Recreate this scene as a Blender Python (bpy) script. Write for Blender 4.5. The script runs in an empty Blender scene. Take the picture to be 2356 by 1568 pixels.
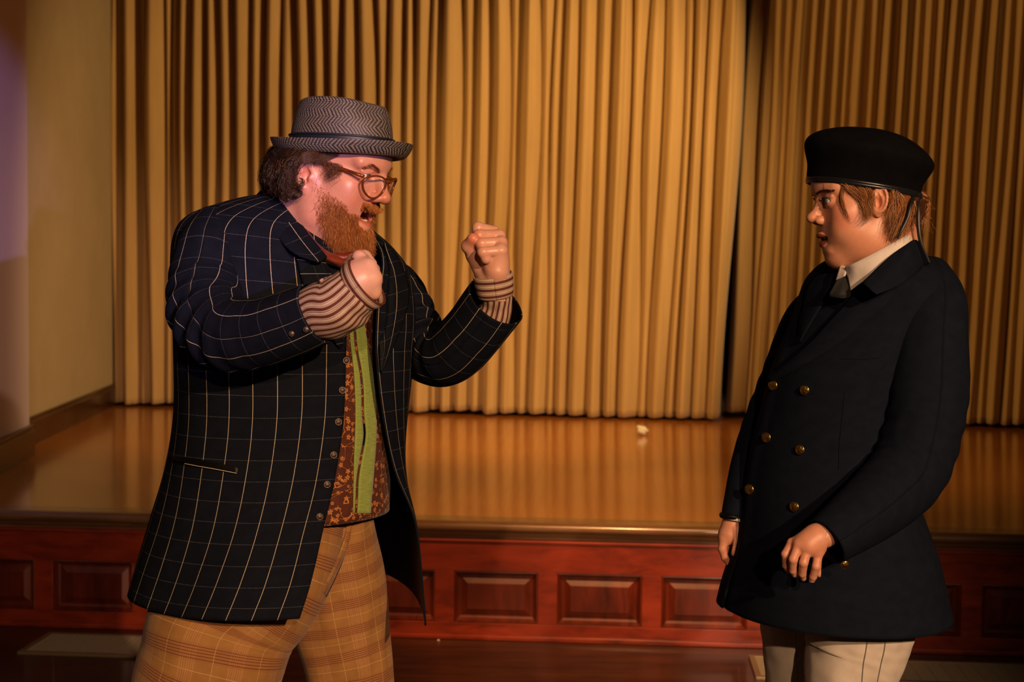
import bpy, math, random
import numpy as np
from mathutils import Matrix, Vector

random.seed(7)
rng = np.random.default_rng(7)
scene = bpy.context.scene
COL = scene.collection

# ------------------------------------------------------------------ camera
FPX = 3272.0
CX, CY = 1178.0, 784.0
CAMZ = 1.5
PITCH = math.atan(164.0 / FPX)
ROLL = 0.010
_f = np.array([0, math.cos(PITCH), -math.sin(PITCH)])
_u0 = np.array([0, math.sin(PITCH), math.cos(PITCH)])
_x0 = np.array([1.0, 0, 0])
_cx = _x0 * math.cos(ROLL) + _u0 * math.sin(ROLL)
_cu = _u0 * math.cos(ROLL) - _x0 * math.sin(ROLL)
CAMP = np.array([0, 0, CAMZ])
cam_data = bpy.data.cameras.new('camera')
cam_data.sensor_width = 36.0
cam_data.lens = FPX / 2356.0 * 36.0
cam_data.dof.use_dof = True
cam_data.dof.focus_distance = 2.60
cam_data.dof.aperture_fstop = 6.7
cam_data.clip_start = 0.05
cam = bpy.data.objects.new('camera', cam_data)
COL.objects.link(cam)
_m = Matrix(((_cx[0], _cu[0], -_f[0], 0), (_cx[1], _cu[1], -_f[1], 0), (_cx[2], _cu[2], -_f[2], CAMZ), (0, 0, 0, 1)))
cam.matrix_world = _m
scene.camera = cam

# ------------------------------------------------------------------ world, lights, exposure
scene.view_settings.view_transform = 'Standard'
scene.view_settings.look = 'None'
scene.view_settings.gamma = 1.0
scene.view_settings.exposure = 0.0
scene.view_settings.use_curve_mapping = False
world = bpy.data.worlds.new('hall_dark')
scene.world = world
world.use_nodes = True
world.node_tree.nodes['Background'].inputs[0].default_value = (1.0, 0.62, 0.38, 1)
world.node_tree.nodes['Background'].inputs[1].default_value = 0.016


def spot(name, loc, target, power, color, size_deg, blend, radius):
    l = bpy.data.lights.new(name, 'SPOT')
    l.energy = power
    l.color = color
    l.spot_size = math.radians(size_deg)
    l.spot_blend = blend
    l.shadow_soft_size = radius
    o = bpy.data.objects.new(name, l)
    COL.objects.link(o)
    o.location = loc
    d = Vector(target) - Vector(loc)
    o.rotation_euler = d.to_track_quat('-Z', 'Y').to_euler()
    o['kind'] = 'structure'
    return o


#LIGHTS
spot('spotlight_key', (2.1, -2.0, 2.9), (0.1, 2.9, 1.25), 900, (1.0, 0.60, 0.36), 32, 0.5, 0.04)
spot('spotlight_front', (0.9, -3.2, 3.0), (0.1, 2.9, 1.20), 520, (1.0, 0.58, 0.34), 30, 0.6, 0.05)
spot('spotlight_centre', (0.30, 3.2, 3.7), (0.36, 5.8, 0.25), 620, (1.0, 0.47, 0.17), 36, 1.0, 0.08)
spot('spotlight_stage_right', (3.3, 6.0, 3.9), (-1.4, 10.1, 1.3), 1100, (1.0, 0.60, 0.24), 58, 0.7, 0.06)
spot('spotlight_stage_left', (-2.0, 5.9, 3.9), (2.2, 9.4, 1.0), 520, (1.0, 0.55, 0.16), 72, 0.7, 0.06)
spot('spotlight_violet', (3.3, -6.0, 1.80), (-2.95, 7.0, 1.85), 2300, (0.66, 0.44, 1.0), 7.6, 0.5, 0.03)


# ------------------------------------------------------------------ pixel helpers: where a sight line meets a real plane
def ray(px, py):
    d = _f * FPX + _cx * (px - CX) - _cu * (py - CY)
    return d / d[1]


def P(px, py, Y):
    return CAMP + ray(px, py) * Y


def Pz(px, py, z):
    r = ray(px, py)
    return CAMP + r * ((z - CAMZ) / r[2])


def px2m(n, Y):
    return n * Y / FPX


# ------------------------------------------------------------------ objects
def link(o, parent=None):
    COL.objects.link(o)
    if parent is not None:
        o.parent = parent
    return o


def tag(o, label=None, cat=None, group=None, kind=None):
    if label: o['label'] = label
    if cat: o['category'] = cat
    if group: o['group'] = group
    if kind: o['kind'] = kind
    return o


def empty(name, loc, label=None, cat=None, group=None):
    o = bpy.data.objects.new(name, None)
    o.empty_display_size = 0.05
    link(o)
    o.location = Vector([float(v) for v in loc])
    bpy.context.view_layer.update()
    return tag(o, label, cat, group)


def mesh_obj(name, verts, faces, mat, parent=None, smooth=True, uv=None, cols=None, mats=None, midx=None):
    """verts in WORLD space; parent offset is removed"""
    me = bpy.data.meshes.new(name)
    verts = np.asarray(verts, dtype=np.float64)
    if parent is not None:
        verts = verts - np.array(world_loc(parent))
    if isinstance(faces, np.ndarray) and faces.ndim == 2:
        nf, k = faces.shape
        me.vertices.add(len(verts))
        me.vertices.foreach_set('co', verts.astype(np.float32).ravel())
        me.loops.add(nf * k)
        me.loops.foreach_set('vertex_index', faces.astype(np.int32).ravel())
        me.polygons.add(nf)
        me.polygons.foreach_set('loop_start', np.arange(0, nf * k, k, dtype=np.int32))
        me.polygons.foreach_set('loop_total', np.full(nf, k, dtype=np.int32))
        me.update(calc_edges=True)
        me.validate()
    else:
        me.from_pydata(verts.tolist(), [], [list(map(int, f)) for f in faces])
    me.polygons.foreach_set('use_smooth', np.full(len(me.polygons), bool(smooth)))
    if uv is not None:
        lay = me.uv_layers.new(name='UVMap')
        li = np.empty(len(me.loops), dtype=np.int32)
        me.loops.foreach_get('vertex_index', li)
        lay.data.foreach_set('uv', np.asarray(uv, dtype=np.float32)[li].ravel())
    if cols is not None:
        ca = me.color_attributes.new('Col', 'FLOAT_COLOR', 'POINT')
        c4 = np.ones((len(verts), 4), dtype=np.float32)
        c4[:, :3] = cols
        ca.data.foreach_set('color', c4.ravel())
    for m in (mats or [mat]):
        me.materials.append(m)
    if midx is not None:
        me.polygons.foreach_set('material_index', np.asarray(midx, dtype=np.int32))
    me.update()
    o = bpy.data.objects.new(name, me)
    return link(o, parent)


def world_loc(o):
    l = Vector((0, 0, 0))
    while o is not None:
        l = l + o.location
        o = o.parent
    return l


def solidify(o, t, offset=0.0, mat_off=0, bevel=False):
    m = o.modifiers.new('thickness', 'SOLIDIFY')
    m.thickness = t
    m.offset = offset
    m.material_offset = mat_off
    m.use_rim = True
    return o


def bevel(o, w, seg=2):
    m = o.modifiers.new('bevel', 'BEVEL')
    m.width = w
    m.segments = seg
    m.limit_method = 'ANGLE'
    return o


# ------------------------------------------------------------------ node helpers
class NT:
    def __init__(s, name):
        s.m = bpy.data.materials.new(name)
        s.m.use_nodes = True
        s.t = s.m.node_tree
        s.b = s.t.nodes['Principled BSDF']

    def n(s, kind, **kw):
        nd = s.t.nodes.new(kind)
        for k, v in kw.items():
            setattr(nd, k, v)
        return nd

    def L(s, a, b):
        s.t.links.new(a, b)

    def put(s, sock, v):
        if isinstance(v, (int, float)):
            sock.default_value = v
        elif isinstance(v, (tuple, list)):
            sock.default_value = tuple(v) + ((1.0,) if len(v) == 3 and len(sock.default_value) == 4 else ())
        else:
            s.L(v, sock)

    def M(s, op, a, b=0.0, c=None):
        nd = s.n('ShaderNodeMath', operation=op)
        s.put(nd.inputs[0], a)
        s.put(nd.inputs[1], b)
        if c is not None: s.put(nd.inputs[2], c)
        return nd.outputs[0]

    def mix(s, f, a, b, mode='MIX'):
        nd = s.n('ShaderNodeMix', data_type='RGBA', blend_type=mode)
        s.put(nd.inputs[0], f)
        s.put(nd.inputs[6], a)
        s.put(nd.inputs[7], b)
        return nd.outputs[2]

    def noise(s, vec, scale, detail=2.0, rough=0.5, dist=0.0):
        nd = s.n('ShaderNodeTexNoise')
        if vec is not None: s.L(vec, nd.inputs['Vector'])
        nd.inputs['Scale'].default_value = scale
        nd.inputs['Detail'].default_value = detail
        nd.inputs['Roughness'].default_value = rough
        nd.inputs['Distortion'].default_value = dist
        return nd.outputs[0]

    def ramp(s, f, stops):
        nd = s.n('ShaderNodeValToRGB')
        s.L(f, nd.inputs[0])
        cr = nd.color_ramp
        while len(cr.elements) < len(stops): cr.elements.new(0.5)
        for e, (p, c) in zip(cr.elements, stops):
            e.position = p
            e.color = tuple(c) + (1.0,) if len(c) == 3 else c
        return nd.outputs[0]

    def uv(s):
        return s.n('ShaderNodeTexCoord').outputs['UV']

    def obj(s):
        return s.n('ShaderNodeTexCoord').outputs['Object']

    def sep(s, v):
        nd = s.n('ShaderNodeSeparateXYZ')
        s.L(v, nd.inputs[0])
        return nd.outputs[0], nd.outputs[1], nd.outputs[2]

    def comb(s, x, y, z=0.0):
        nd = s.n('ShaderNodeCombineXYZ')
        s.put(nd.inputs[0], x); s.put(nd.inputs[1], y); s.put(nd.inputs[2], z)
        return nd.outputs[0]

    def scale(s, v, k):
        nd = s.n('ShaderNodeVectorMath', operation='MULTIPLY')
        s.L(v, nd.inputs[0]); nd.inputs[1].default_value = k
        return nd.outputs[0]

    def line(s, x, period, width, off=0.0):
        """1 on a line of given width every period"""
        f = s.M('FRACT', s.M('ADD', s.M('DIVIDE', x, period), off))
        d = s.M('ABSOLUTE', s.M('SUBTRACT', f, 0.5))
        return s.M('LESS_THAN', d, width / period * 0.5)

    def bump(s, h, strength=0.3, dist=0.001):
        nd = s.n('ShaderNodeBump')
        s.L(h, nd.inputs['Height'])
        nd.inputs['Strength'].default_value = strength
        nd.inputs['Distance'].default_value = dist
        s.L(nd.outputs[0], s.b.inputs['Normal'])

    def setp(s, **kw):
        for k, v in kw.items():
            s.put(s.b.inputs[k.replace('_', ' ')], v)
        return s


def plain(name, color, rough=0.5, metal=0.0, spec=0.5, **kw):
    t = NT(name)
    t.setp(Base_Color=color, Roughness=rough, Metallic=metal)
    t.b.inputs['Specular IOR Level'].default_value = spec
    for k, v in kw.items():
        t.put(t.b.inputs[k.replace('_', ' ')], v)
    return t.m


# ------------------------------------------------------------------ implicit surfaces (smooth blending) meshed with surface nets
class Field:
    def __init__(s, lo, hi, h):
        s.lo = np.array(lo, float); s.h = h
        s.n = np.ceil((np.array(hi, float) - s.lo) / h).astype(int) + 1
        s.v = np.full(s.n, 0.05, dtype=np.float32)

    def box(s, lo, hi):
        a = np.clip(np.floor((np.array(lo) - s.lo) / s.h).astype(int), 0, s.n)
        b = np.clip(np.ceil((np.array(hi) - s.lo) / s.h).astype(int) + 1, 0, s.n)
        ax = [(s.lo[i] + s.h * np.arange(a[i], b[i])).astype(np.float32) for i in range(3)]
        return (slice(a[0], b[0]), slice(a[1], b[1]), slice(a[2], b[2])), ax[0][:, None, None], ax[1][None, :, None], ax[2][None, None, :]

    def _app(s, sl, d, k, op):
        a = s.v[sl]
        if a.size == 0: return
        if op == 'add':
            if k <= 0: s.v[sl] = np.minimum(a, d); return
            h = np.clip(0.5 + 0.5 * (a - d) / k, 0, 1)
            s.v[sl] = a * (1 - h) + d * h - k * h * (1 - h)
        else:
            if k <= 0: s.v[sl] = np.maximum(a, -d); return
            h = np.clip(0.5 - 0.5 * (a + d) / k, 0, 1)
            s.v[sl] = a * (1 - h) - d * h + k * h * (1 - h)

    def ell(s, c, r, k=0.01, R=None, op='add'):
        c = np.array(c, float); r = np.array(r, float)
        mr = (max(r) if R is not None else r) + k + 3 * s.h
        sl, X, Y, Z = s.box(c - mr, c + mr)
        x, y, z = X - c[0], Y - c[1], Z - c[2]
        if R is not None:
            R = np.array(R)
            x, y, z = (R[0, 0] * x + R[1, 0] * y + R[2, 0] * z, R[0, 1] * x + R[1, 1] * y + R[2, 1] * z, R[0, 2] * x + R[1, 2] * y + R[2, 2] * z)
        k0 = np.sqrt((x / r[0]) ** 2 + (y / r[1]) ** 2 + (z / r[2]) ** 2)
        k1 = np.sqrt((x / r[0] ** 2) ** 2 + (y / r[1] ** 2) ** 2 + (z / r[2] ** 2) ** 2)
        s._app(sl, k0 * (k0 - 1) / np.maximum(k1, 1e-6), k, op)

    def cone(s, a, b, ra, rb, k=0.01, op='add', flat=None):
        a = np.array(a, float); b = np.array(b, float)
        mr = max(ra, rb) + k + 3 * s.h
        sl, X, Y, Z = s.box(np.minimum(a, b) - mr, np.maximum(a, b) + mr)
        d = b - a; L2 = max(float(d @ d), 1e-12)
        t = np.clip(((X - a[0]) * d[0] + (Y - a[1]) * d[1] + (Z - a[2]) * d[2]) / L2, 0, 1)
        q = np.sqrt((X - a[0] - t * d[0]) ** 2 + (Y - a[1] - t * d[1]) ** 2 + (Z - a[2] - t * d[2]) ** 2)
        s._app(sl, q - (ra + (rb - ra) * t), k, op)

    def chain(s, pts, rs, k=0.008, op='add'):
        for i in range(len(pts) - 1):
            s.cone(pts[i], pts[i + 1], rs[i], rs[i + 1], k, op)

    def like(s):
        g = object.__new__(Field); g.lo = s.lo; g.h = s.h; g.n = s.n
        g.v = np.full(s.n, 0.05, dtype=np.float32)
        return g

    def merge(s, g, k):
        h = np.clip(0.5 + 0.5 * (s.v - g.v) / k, 0, 1)
        s.v = s.v * (1 - h) + g.v * h - k * h * (1 - h)

    def mesh(s):
        v = s.v; h = s.h
        ins = v < 0
        c = np.zeros(np.array(v.shape) - 1, dtype=np.int8)
        for i in (0, 1):
            for j in (0, 1):
                for k in (0, 1):
                    c += ins[i:v.shape[0] - 1 + i, j:v.shape[1] - 1 + j, k:v.shape[2] - 1 + k]
        act = (c > 0) & (c < 8)
        I = np.argwhere(act)
        idx = np.full(act.shape, -1, dtype=np.int64)
        idx[act] = np.arange(len(I))
        acc = np.zeros((len(I), 3)); cnt = np.zeros(len(I))
        for ax in range(3):
            o1, o2 = [a for a in range(3) if a != ax]
            for p in (0, 1):
                for q in (0, 1):
                    A = I.copy(); A[:, o1] += p; A[:, o2] += q
                    B = A.copy(); B[:, ax] += 1
                    va = v[A[:, 0], A[:, 1], A[:, 2]]; vb = v[B[:, 0], B[:, 1], B[:, 2]]
                    m = (va < 0) != (vb < 0)
                    t = np.where(m, va / np.where(m, va - vb, 1), 0)
                    pt = A.astype(float); pt[:, ax] += t
                    acc[m] += pt[m]; cnt[m] += 1
        V = s.lo + h * acc / cnt[:, None]
        F = []
        for ax in range(3):
            o1, o2 = [(1, 2), (2, 0), (0, 1)][ax]
            sh = list(v.shape)
            sa = [slice(None)] * 3; sb = [slice(None)] * 3
            sa[ax] = slice(0, -1); sb[ax] = slice(1, None)
            for o in (o1, o2):
                sa[o] = slice(1, -1); sb[o] = slice(1, -1)
            ia = ins[tuple(sa)]; ib = ins[tuple(sb)]
            for flip, mm in ((False, ia & ~ib), (True, ~ia & ib)):
                E = np.argwhere(mm)
                if len(E) == 0: continue
                E[:, o1] += 1; E[:, o2] += 1
                q = []
                for (p, r) in ((-1, -1), (0, -1), (0, 0), (-1, 0)):
                    C = E.copy(); C[:, o1] += p; C[:, o2] += r
                    q.append(idx[C[:, 0], C[:, 1], C[:, 2]])
                q = np.stack(q, 1)
                if flip: q = q[:, ::-1]
                F.append(q)
        return V, np.concatenate(F)


def normals_of(V, F):
    n = np.zeros_like(V)
    fn = np.cross(V[F[:, 2]] - V[F[:, 0]], V[F[:, 3 if F.shape[1] > 3 else 1]] - V[F[:, 1]])
    for i in range(F.shape[1]):
        np.add.at(n, F[:, i], fn)
    return n / np.maximum(np.linalg.norm(n, axis=1, keepdims=True), 1e-12)


def smooth_mesh(V, F, it=2, lam=0.5):
    k = F.shape[1]
    for _ in range(it):
        acc = np.zeros_like(V); c = np.zeros(len(V))
        for i in range(k):
            np.add.at(acc, F[:, i], V[F[:, (i + 1) % k]]); np.add.at(c, F[:, i], 1)
            np.add.at(acc, F[:, (i + 1) % k], V[F[:, i]]); np.add.at(c, F[:, (i + 1) % k], 1)
        V = V + lam * (acc / c[:, None] - V)
    return V


def vnoise(p, f, seed=0, oct=3):
    """cheap smooth pseudo noise on points (N,3)"""
    r = np.random.default_rng(seed)
    out = np.zeros(len(p)); amp = 1.0; tot = 0
    for o in range(oct):
        for _ in range(4):
            d = r.normal(size=3); d /= np.linalg.norm(d)
            out += amp * np.sin(p @ (d * f * (2 ** o) * r.uniform(0.7, 1.4)) + r.uniform(0, 6.28))
        tot += amp * 2.4; amp *= 0.55
    return out / tot


# ------------------------------------------------------------------ splines, sheets, tubes
def cr(pts, n, closed=False):
    pts = np.asarray(pts, float)
    m = len(pts)
    if closed:
        t = np.linspace(0, m, n, endpoint=False)
        g = lambda i: pts[i % m]
    else:
        t = np.linspace(0, m - 1, n)
        ext = np.concatenate([[2 * pts[0] - pts[1]], pts, [2 * pts[-1] - pts[-2]]])
        g = lambda i: ext[np.clip(i + 1, 0, m + 1)]
    i = np.floor(t).astype(int)
    if not closed: i = np.minimum(i, m - 2)
    u = (t - i)
    u = u.reshape((-1,) + (1,) * (pts.ndim - 1))
    p0, p1, p2, p3 = g(i - 1), g(i), g(i + 1), g(i + 2)
    return 0.5 * ((2 * p1) + (-p0 + p2) * u + (2 * p0 - 5 * p1 + 4 * p2 - p3) * u ** 2 + (-p0 + 3 * p1 - 3 * p2 + p3) * u ** 3)


def grid_faces(nv, nu, closed=False):
    a = np.arange(nv - 1)[:, None] * nu
    j = np.arange(nu if closed else nu - 1)[None, :]
    j2 = (j + 1) % nu
    q = np.stack([a + j, a + j2, a + nu + j2, a + nu + j], -1)
    return q.reshape(-1, 4)


def grid_uv(G, closed=False):
    du = np.linalg.norm(np.diff(G, axis=1), axis=2).mean(0)
    dv = np.linalg.norm(np.diff(G, axis=0), axis=2).mean(1)
    u = np.concatenate([[0], np.cumsum(du)]); v = np.concatenate([[0], np.cumsum(dv)])
    return np.stack(np.meshgrid(u, v), -1)


def sheet(name, ctrl, nv, nu, mat, parent=None, thick=0.0, offset=0.0, disp=None, mats=None, mat_off=0, uv=None, closed=False, uvf=None):
    """ctrl: (rows, cols, 3) world control points"""
    c = np.asarray(ctrl, float)
    G = cr(c, nv)
    G = np.swapaxes(cr(np.swapaxes(G, 0, 1), nu, closed), 0, 1)
    UV = grid_uv(G) if uv is None else uv
    if uvf is not None: UV = uvf(UV)
    V = G.reshape(-1, 3)
    F = grid_faces(nv, nu, closed)
    if disp is not None:
        N = normals_of(V, F)
        V = V + N * disp(V, UV.reshape(-1, 2))[:, None]
    o = mesh_obj(name, V, F, mat, parent, uv=UV.reshape(-1, 2), mats=mats)
    if thick: solidify(o, thick, offset, mat_off)
    return o


def frames(path):
    path = np.asarray(path, float)
    T = np.gradient(path, axis=0)
    T /= np.linalg.norm(T, axis=1, keepdims=True)
    return T


def tube(path, rad, nv, nu, ref=(0, -1, 0), sy=1.0):
    """closed tube round a path; rad per control point; ref direction is u=0. returns G (nv,nu+1,3)"""
    p = cr(path, nv)
    r = cr(np.asarray(rad, float)[:, None], nv)[:, 0]
    T = frames(p)
    ref = np.asarray(ref, float)
    A = ref[None] - (T @ ref)[:, None] * T
    A /= np.linalg.norm(A, axis=1, keepdims=True)
    B = np.cross(T, A)
    th = np.linspace(0, 2 * np.pi, nu + 1)
    G = p[:, None] + r[:, None, None] * (np.cos(th)[None, :, None] * A[:, None] * sy + np.sin(th)[None, :, None] * B[:, None])
    return G


def grid_obj(name, G, mat, parent=None, disp=None, thick=0.0, offset=0.0, mats=None, mat_off=0, uvf=None, UV=None):
    nv, nu = G.shape[:2]
    if UV is None: UV = grid_uv(G)
    if uvf is not None: UV = uvf(UV)
    V = G.reshape(-1, 3)
    F = grid_faces(nv, nu)
    if disp is not None:
        N = normals_of(V, F)
        N = N.reshape(nv, nu, 3)
        if np.linalg.norm(G[:, 0] - G[:, -1], axis=1).max() < 1e-6:
            s = N[:, 0] + N[:, -1]
            s /= np.maximum(np.linalg.norm(s, axis=1, keepdims=True), 1e-9)
            N[:, 0] = s; N[:, -1] = s
        V = V + N.reshape(-1, 3) * disp(V, UV.reshape(-1, 2))[:, None]
    o = mesh_obj(name, V, F, mat, parent, uv=UV.reshape(-1, 2), mats=mats)
    if thick: solidify(o, thick, offset, mat_off)
    return o


def wires(name, paths, radii, mat, parent, sides=5, cols=None, caps=True):
    """list of polylines -> joined round strands. paths (N,K,3) world, radii (N,K) or (K,)"""
    paths = np.asarray(paths, float)
    N, K, _ = paths.shape
    radii = np.broadcast_to(np.asarray(radii, float), (N, K))
    T = np.gradient(paths, axis=1)
    T /= np.maximum(np.linalg.norm(T, axis=2, keepdims=True), 1e-9)
    ref = np.array([0.31, -0.52, 0.79])
    A = np.cross(T, ref); A /= np.maximum(np.linalg.norm(A, axis=2, keepdims=True), 1e-9)
    B = np.cross(T, A)
    th = np.arange(sides) / sides * 2 * np.pi
    V = paths[:, :, None] + radii[:, :, None, None] * (np.cos(th)[:, None] * A[:, :, None] + np.sin(th)[:, None] * B[:, :, None])
    a = (np.arange(N) * K * sides)[:, None, None] + (np.arange(K - 1) * sides)[None, :, None]
    j = np.arange(sides)[None, None, :]
    j2 = (j + 1) % sides
    F = np.stack([a + j, a + j2, a + sides + j2, a + sides + j], -1).reshape(-1, 4)
    C = None
    if cols is not None:
        C = np.repeat(np.asarray(cols), K * sides, axis=0)
    return mesh_obj(name, V.reshape(-1, 3), F, mat, parent, cols=C)


def box_vf(lo, hi):
    lo = np.array(lo, float); hi = np.array(hi, float)
    v = [(x, y, z) for x in (lo[0], hi[0]) for y in (lo[1], hi[1]) for z in (lo[2], hi[2])]
    f = [(0, 1, 3, 2), (4, 6, 7, 5), (0, 4, 5, 1), (2, 3, 7, 6), (0, 2, 6, 4), (1, 5, 7, 3)]
    return np.array(v), np.array(f)


class Frame:
    """a local frame: origin, x axis, y axis (horizontal), z up"""
    def __init__(s, o, xdir):
        s.o = np.array(o, float); x = np.array(xdir, float); x[2] = 0
        s.x = x / np.linalg.norm(x); s.z = np.array([0, 0, 1.0]); s.y = np.cross(s.z, s.x)

    def __call__(s, v):
        v = np.asarray(v, float)
        return s.o + v[..., 0:1] * s.x + v[..., 1:2] * s.y + v[..., 2:3] * s.z


def fbox(fr, name, lo, hi, mat, parent=None, bev=0.0, kind=None):
    v, f = box_vf(lo, hi)
    o = mesh_obj(name, fr(v), f, mat, parent, smooth=False)
    if bev: bevel(o, bev)
    if kind: o['kind'] = kind
    return o
# ------------------------------------------------------------------ heads
def rotmat(fwd_deg_dir, pitch, roll=0.0):
    """columns = forward, left, up. fwd_deg_dir = horizontal direction; pitch>0 looks down"""
    f = np.array([fwd_deg_dir[0], fwd_deg_dir[1], 0.0]); f /= np.linalg.norm(f)
    z = np.array([0, 0, 1.0]); l = np.cross(z, f)
    f2 = f * math.cos(pitch) - z * math.sin(pitch)
    u2 = z * math.cos(pitch) + f * math.sin(pitch)
    l3 = l * math.cos(roll) + u2 * math.sin(roll)
    u3 = u2 * math.cos(roll) - l * math.sin(roll)
    return np.stack([f2, l3, u3], 1)


def lerp3(a, b, t):
    return np.asarray(a) * (1 - t[:, None]) + np.asarray(b) * t[:, None]


def sstep(a, b, x):
    t = np.clip((x - a) / (b - a), 0, 1)
    return t * t * (3 - 2 * t)


def gauss(P_, c, r):
    d = (P_ - np.array(c)) / np.array(r)
    return np.exp(-(d ** 2).sum(1))


def roty(a):
    c, s = math.cos(a), math.sin(a)
    return np.array([[c, 0, s], [0, 1, 0], [-s, 0, c]])


def rotz(a):
    c, s = math.cos(a), math.sin(a)
    return np.array([[c, -s, 0], [s, c, 0], [0, 0, 1]])


def build_ear(F, s, ex, ez, k=1.0, yy=0.077):
    """s = +1 left, -1 right"""
    y = s * yy
    O = np.array([ex, y, ez])
    R = roty(-0.18) @ rotz(-s * 0.38)
    F.ell(O, np.array((0.0165, 0.0065, 0.030)) * k, 0.006, R)
    F.ell((ex + 0.004 * k, s * (yy - 0.007), ez), np.array((0.013, 0.010, 0.023)) * k, 0.008)
    F.ell((ex + 0.016 * k, s * (yy - 0.009), ez - 0.004), np.array((0.012, 0.009, 0.020)) * k, 0.010)
    th = np.linspace(-95, 165, 15) * math.pi / 180
    pts = [O + k * (R @ np.array([-0.0155 * math.cos(t), s * (0.0045 + 0.002 * math.cos(t)), 0.0295 * math.sin(t) * (1 if t > 0 else 0.85)])) for t in th]
    F.chain(pts, [0.0031 * k] * 15, 0.0022)
    F.ell(O + k * np.array([0.006, -s * 0.0015, -0.026]), np.array((0.0085, 0.005, 0.010)) * k, 0.005)
    F.ell(O + k * np.array([0.006, s * 0.006, -0.004]), np.array((0.0088, 0.0125, 0.0140)) * k, 0.0025, op='sub')
    F.ell(O + k * np.array([0.000, s * 0.008, 0.012]), np.array((0.0080, 0.0075, 0.0080)) * k, 0.0025, op='sub')
    pts = [O + k * np.array(p) for p in ((0.001, s * .003, .016), (-.006, s * .005, .004), (-.005, s * .005, -.010), (.002, s * .004, -.018))]
    F.chain(pts, [0.0024 * k, 0.0028 * k, 0.0028 * k, 0.0024 * k], 0.0025)
    F.ell(O + k * np.array([0.0145, s * 0.001, -0.005]), np.array((0.004, 0.0045, 0.006)) * k, 0.003)


def eye_socket(F, s, p):
    ex, ey, ez = p['eye']
    ey *= s
    r = 0.0125
    F.ell((ex + 0.016, ey + s * 0.001, ez + 0.002), (0.016, 0.0165, 0.0115), 0.011, op='sub')
    # lids
    F.ell((ex, ey, ez), (r + 0.0026, r + 0.0026, r + 0.0026), 0.004)
    F.cone((ex + 0.0105, ey - s * 0.009, ez + 0.0085), (ex + 0.004, ey + s * 0.015, ez + 0.0065), 0.0035, 0.003, 0.004)
    a = p.get('eyeopen', 0.0050)
    # almond opening carved through the lids (two lens halves)
    Rl = rotz(s * 0.22) @ roty(p.get('gaze', 0.0))
    F.ell((ex + 0.0115, ey + s * 0.0010, ez - 0.0003), (0.0085, 0.0128, a), 0.0012, Rl, op='sub')


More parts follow.
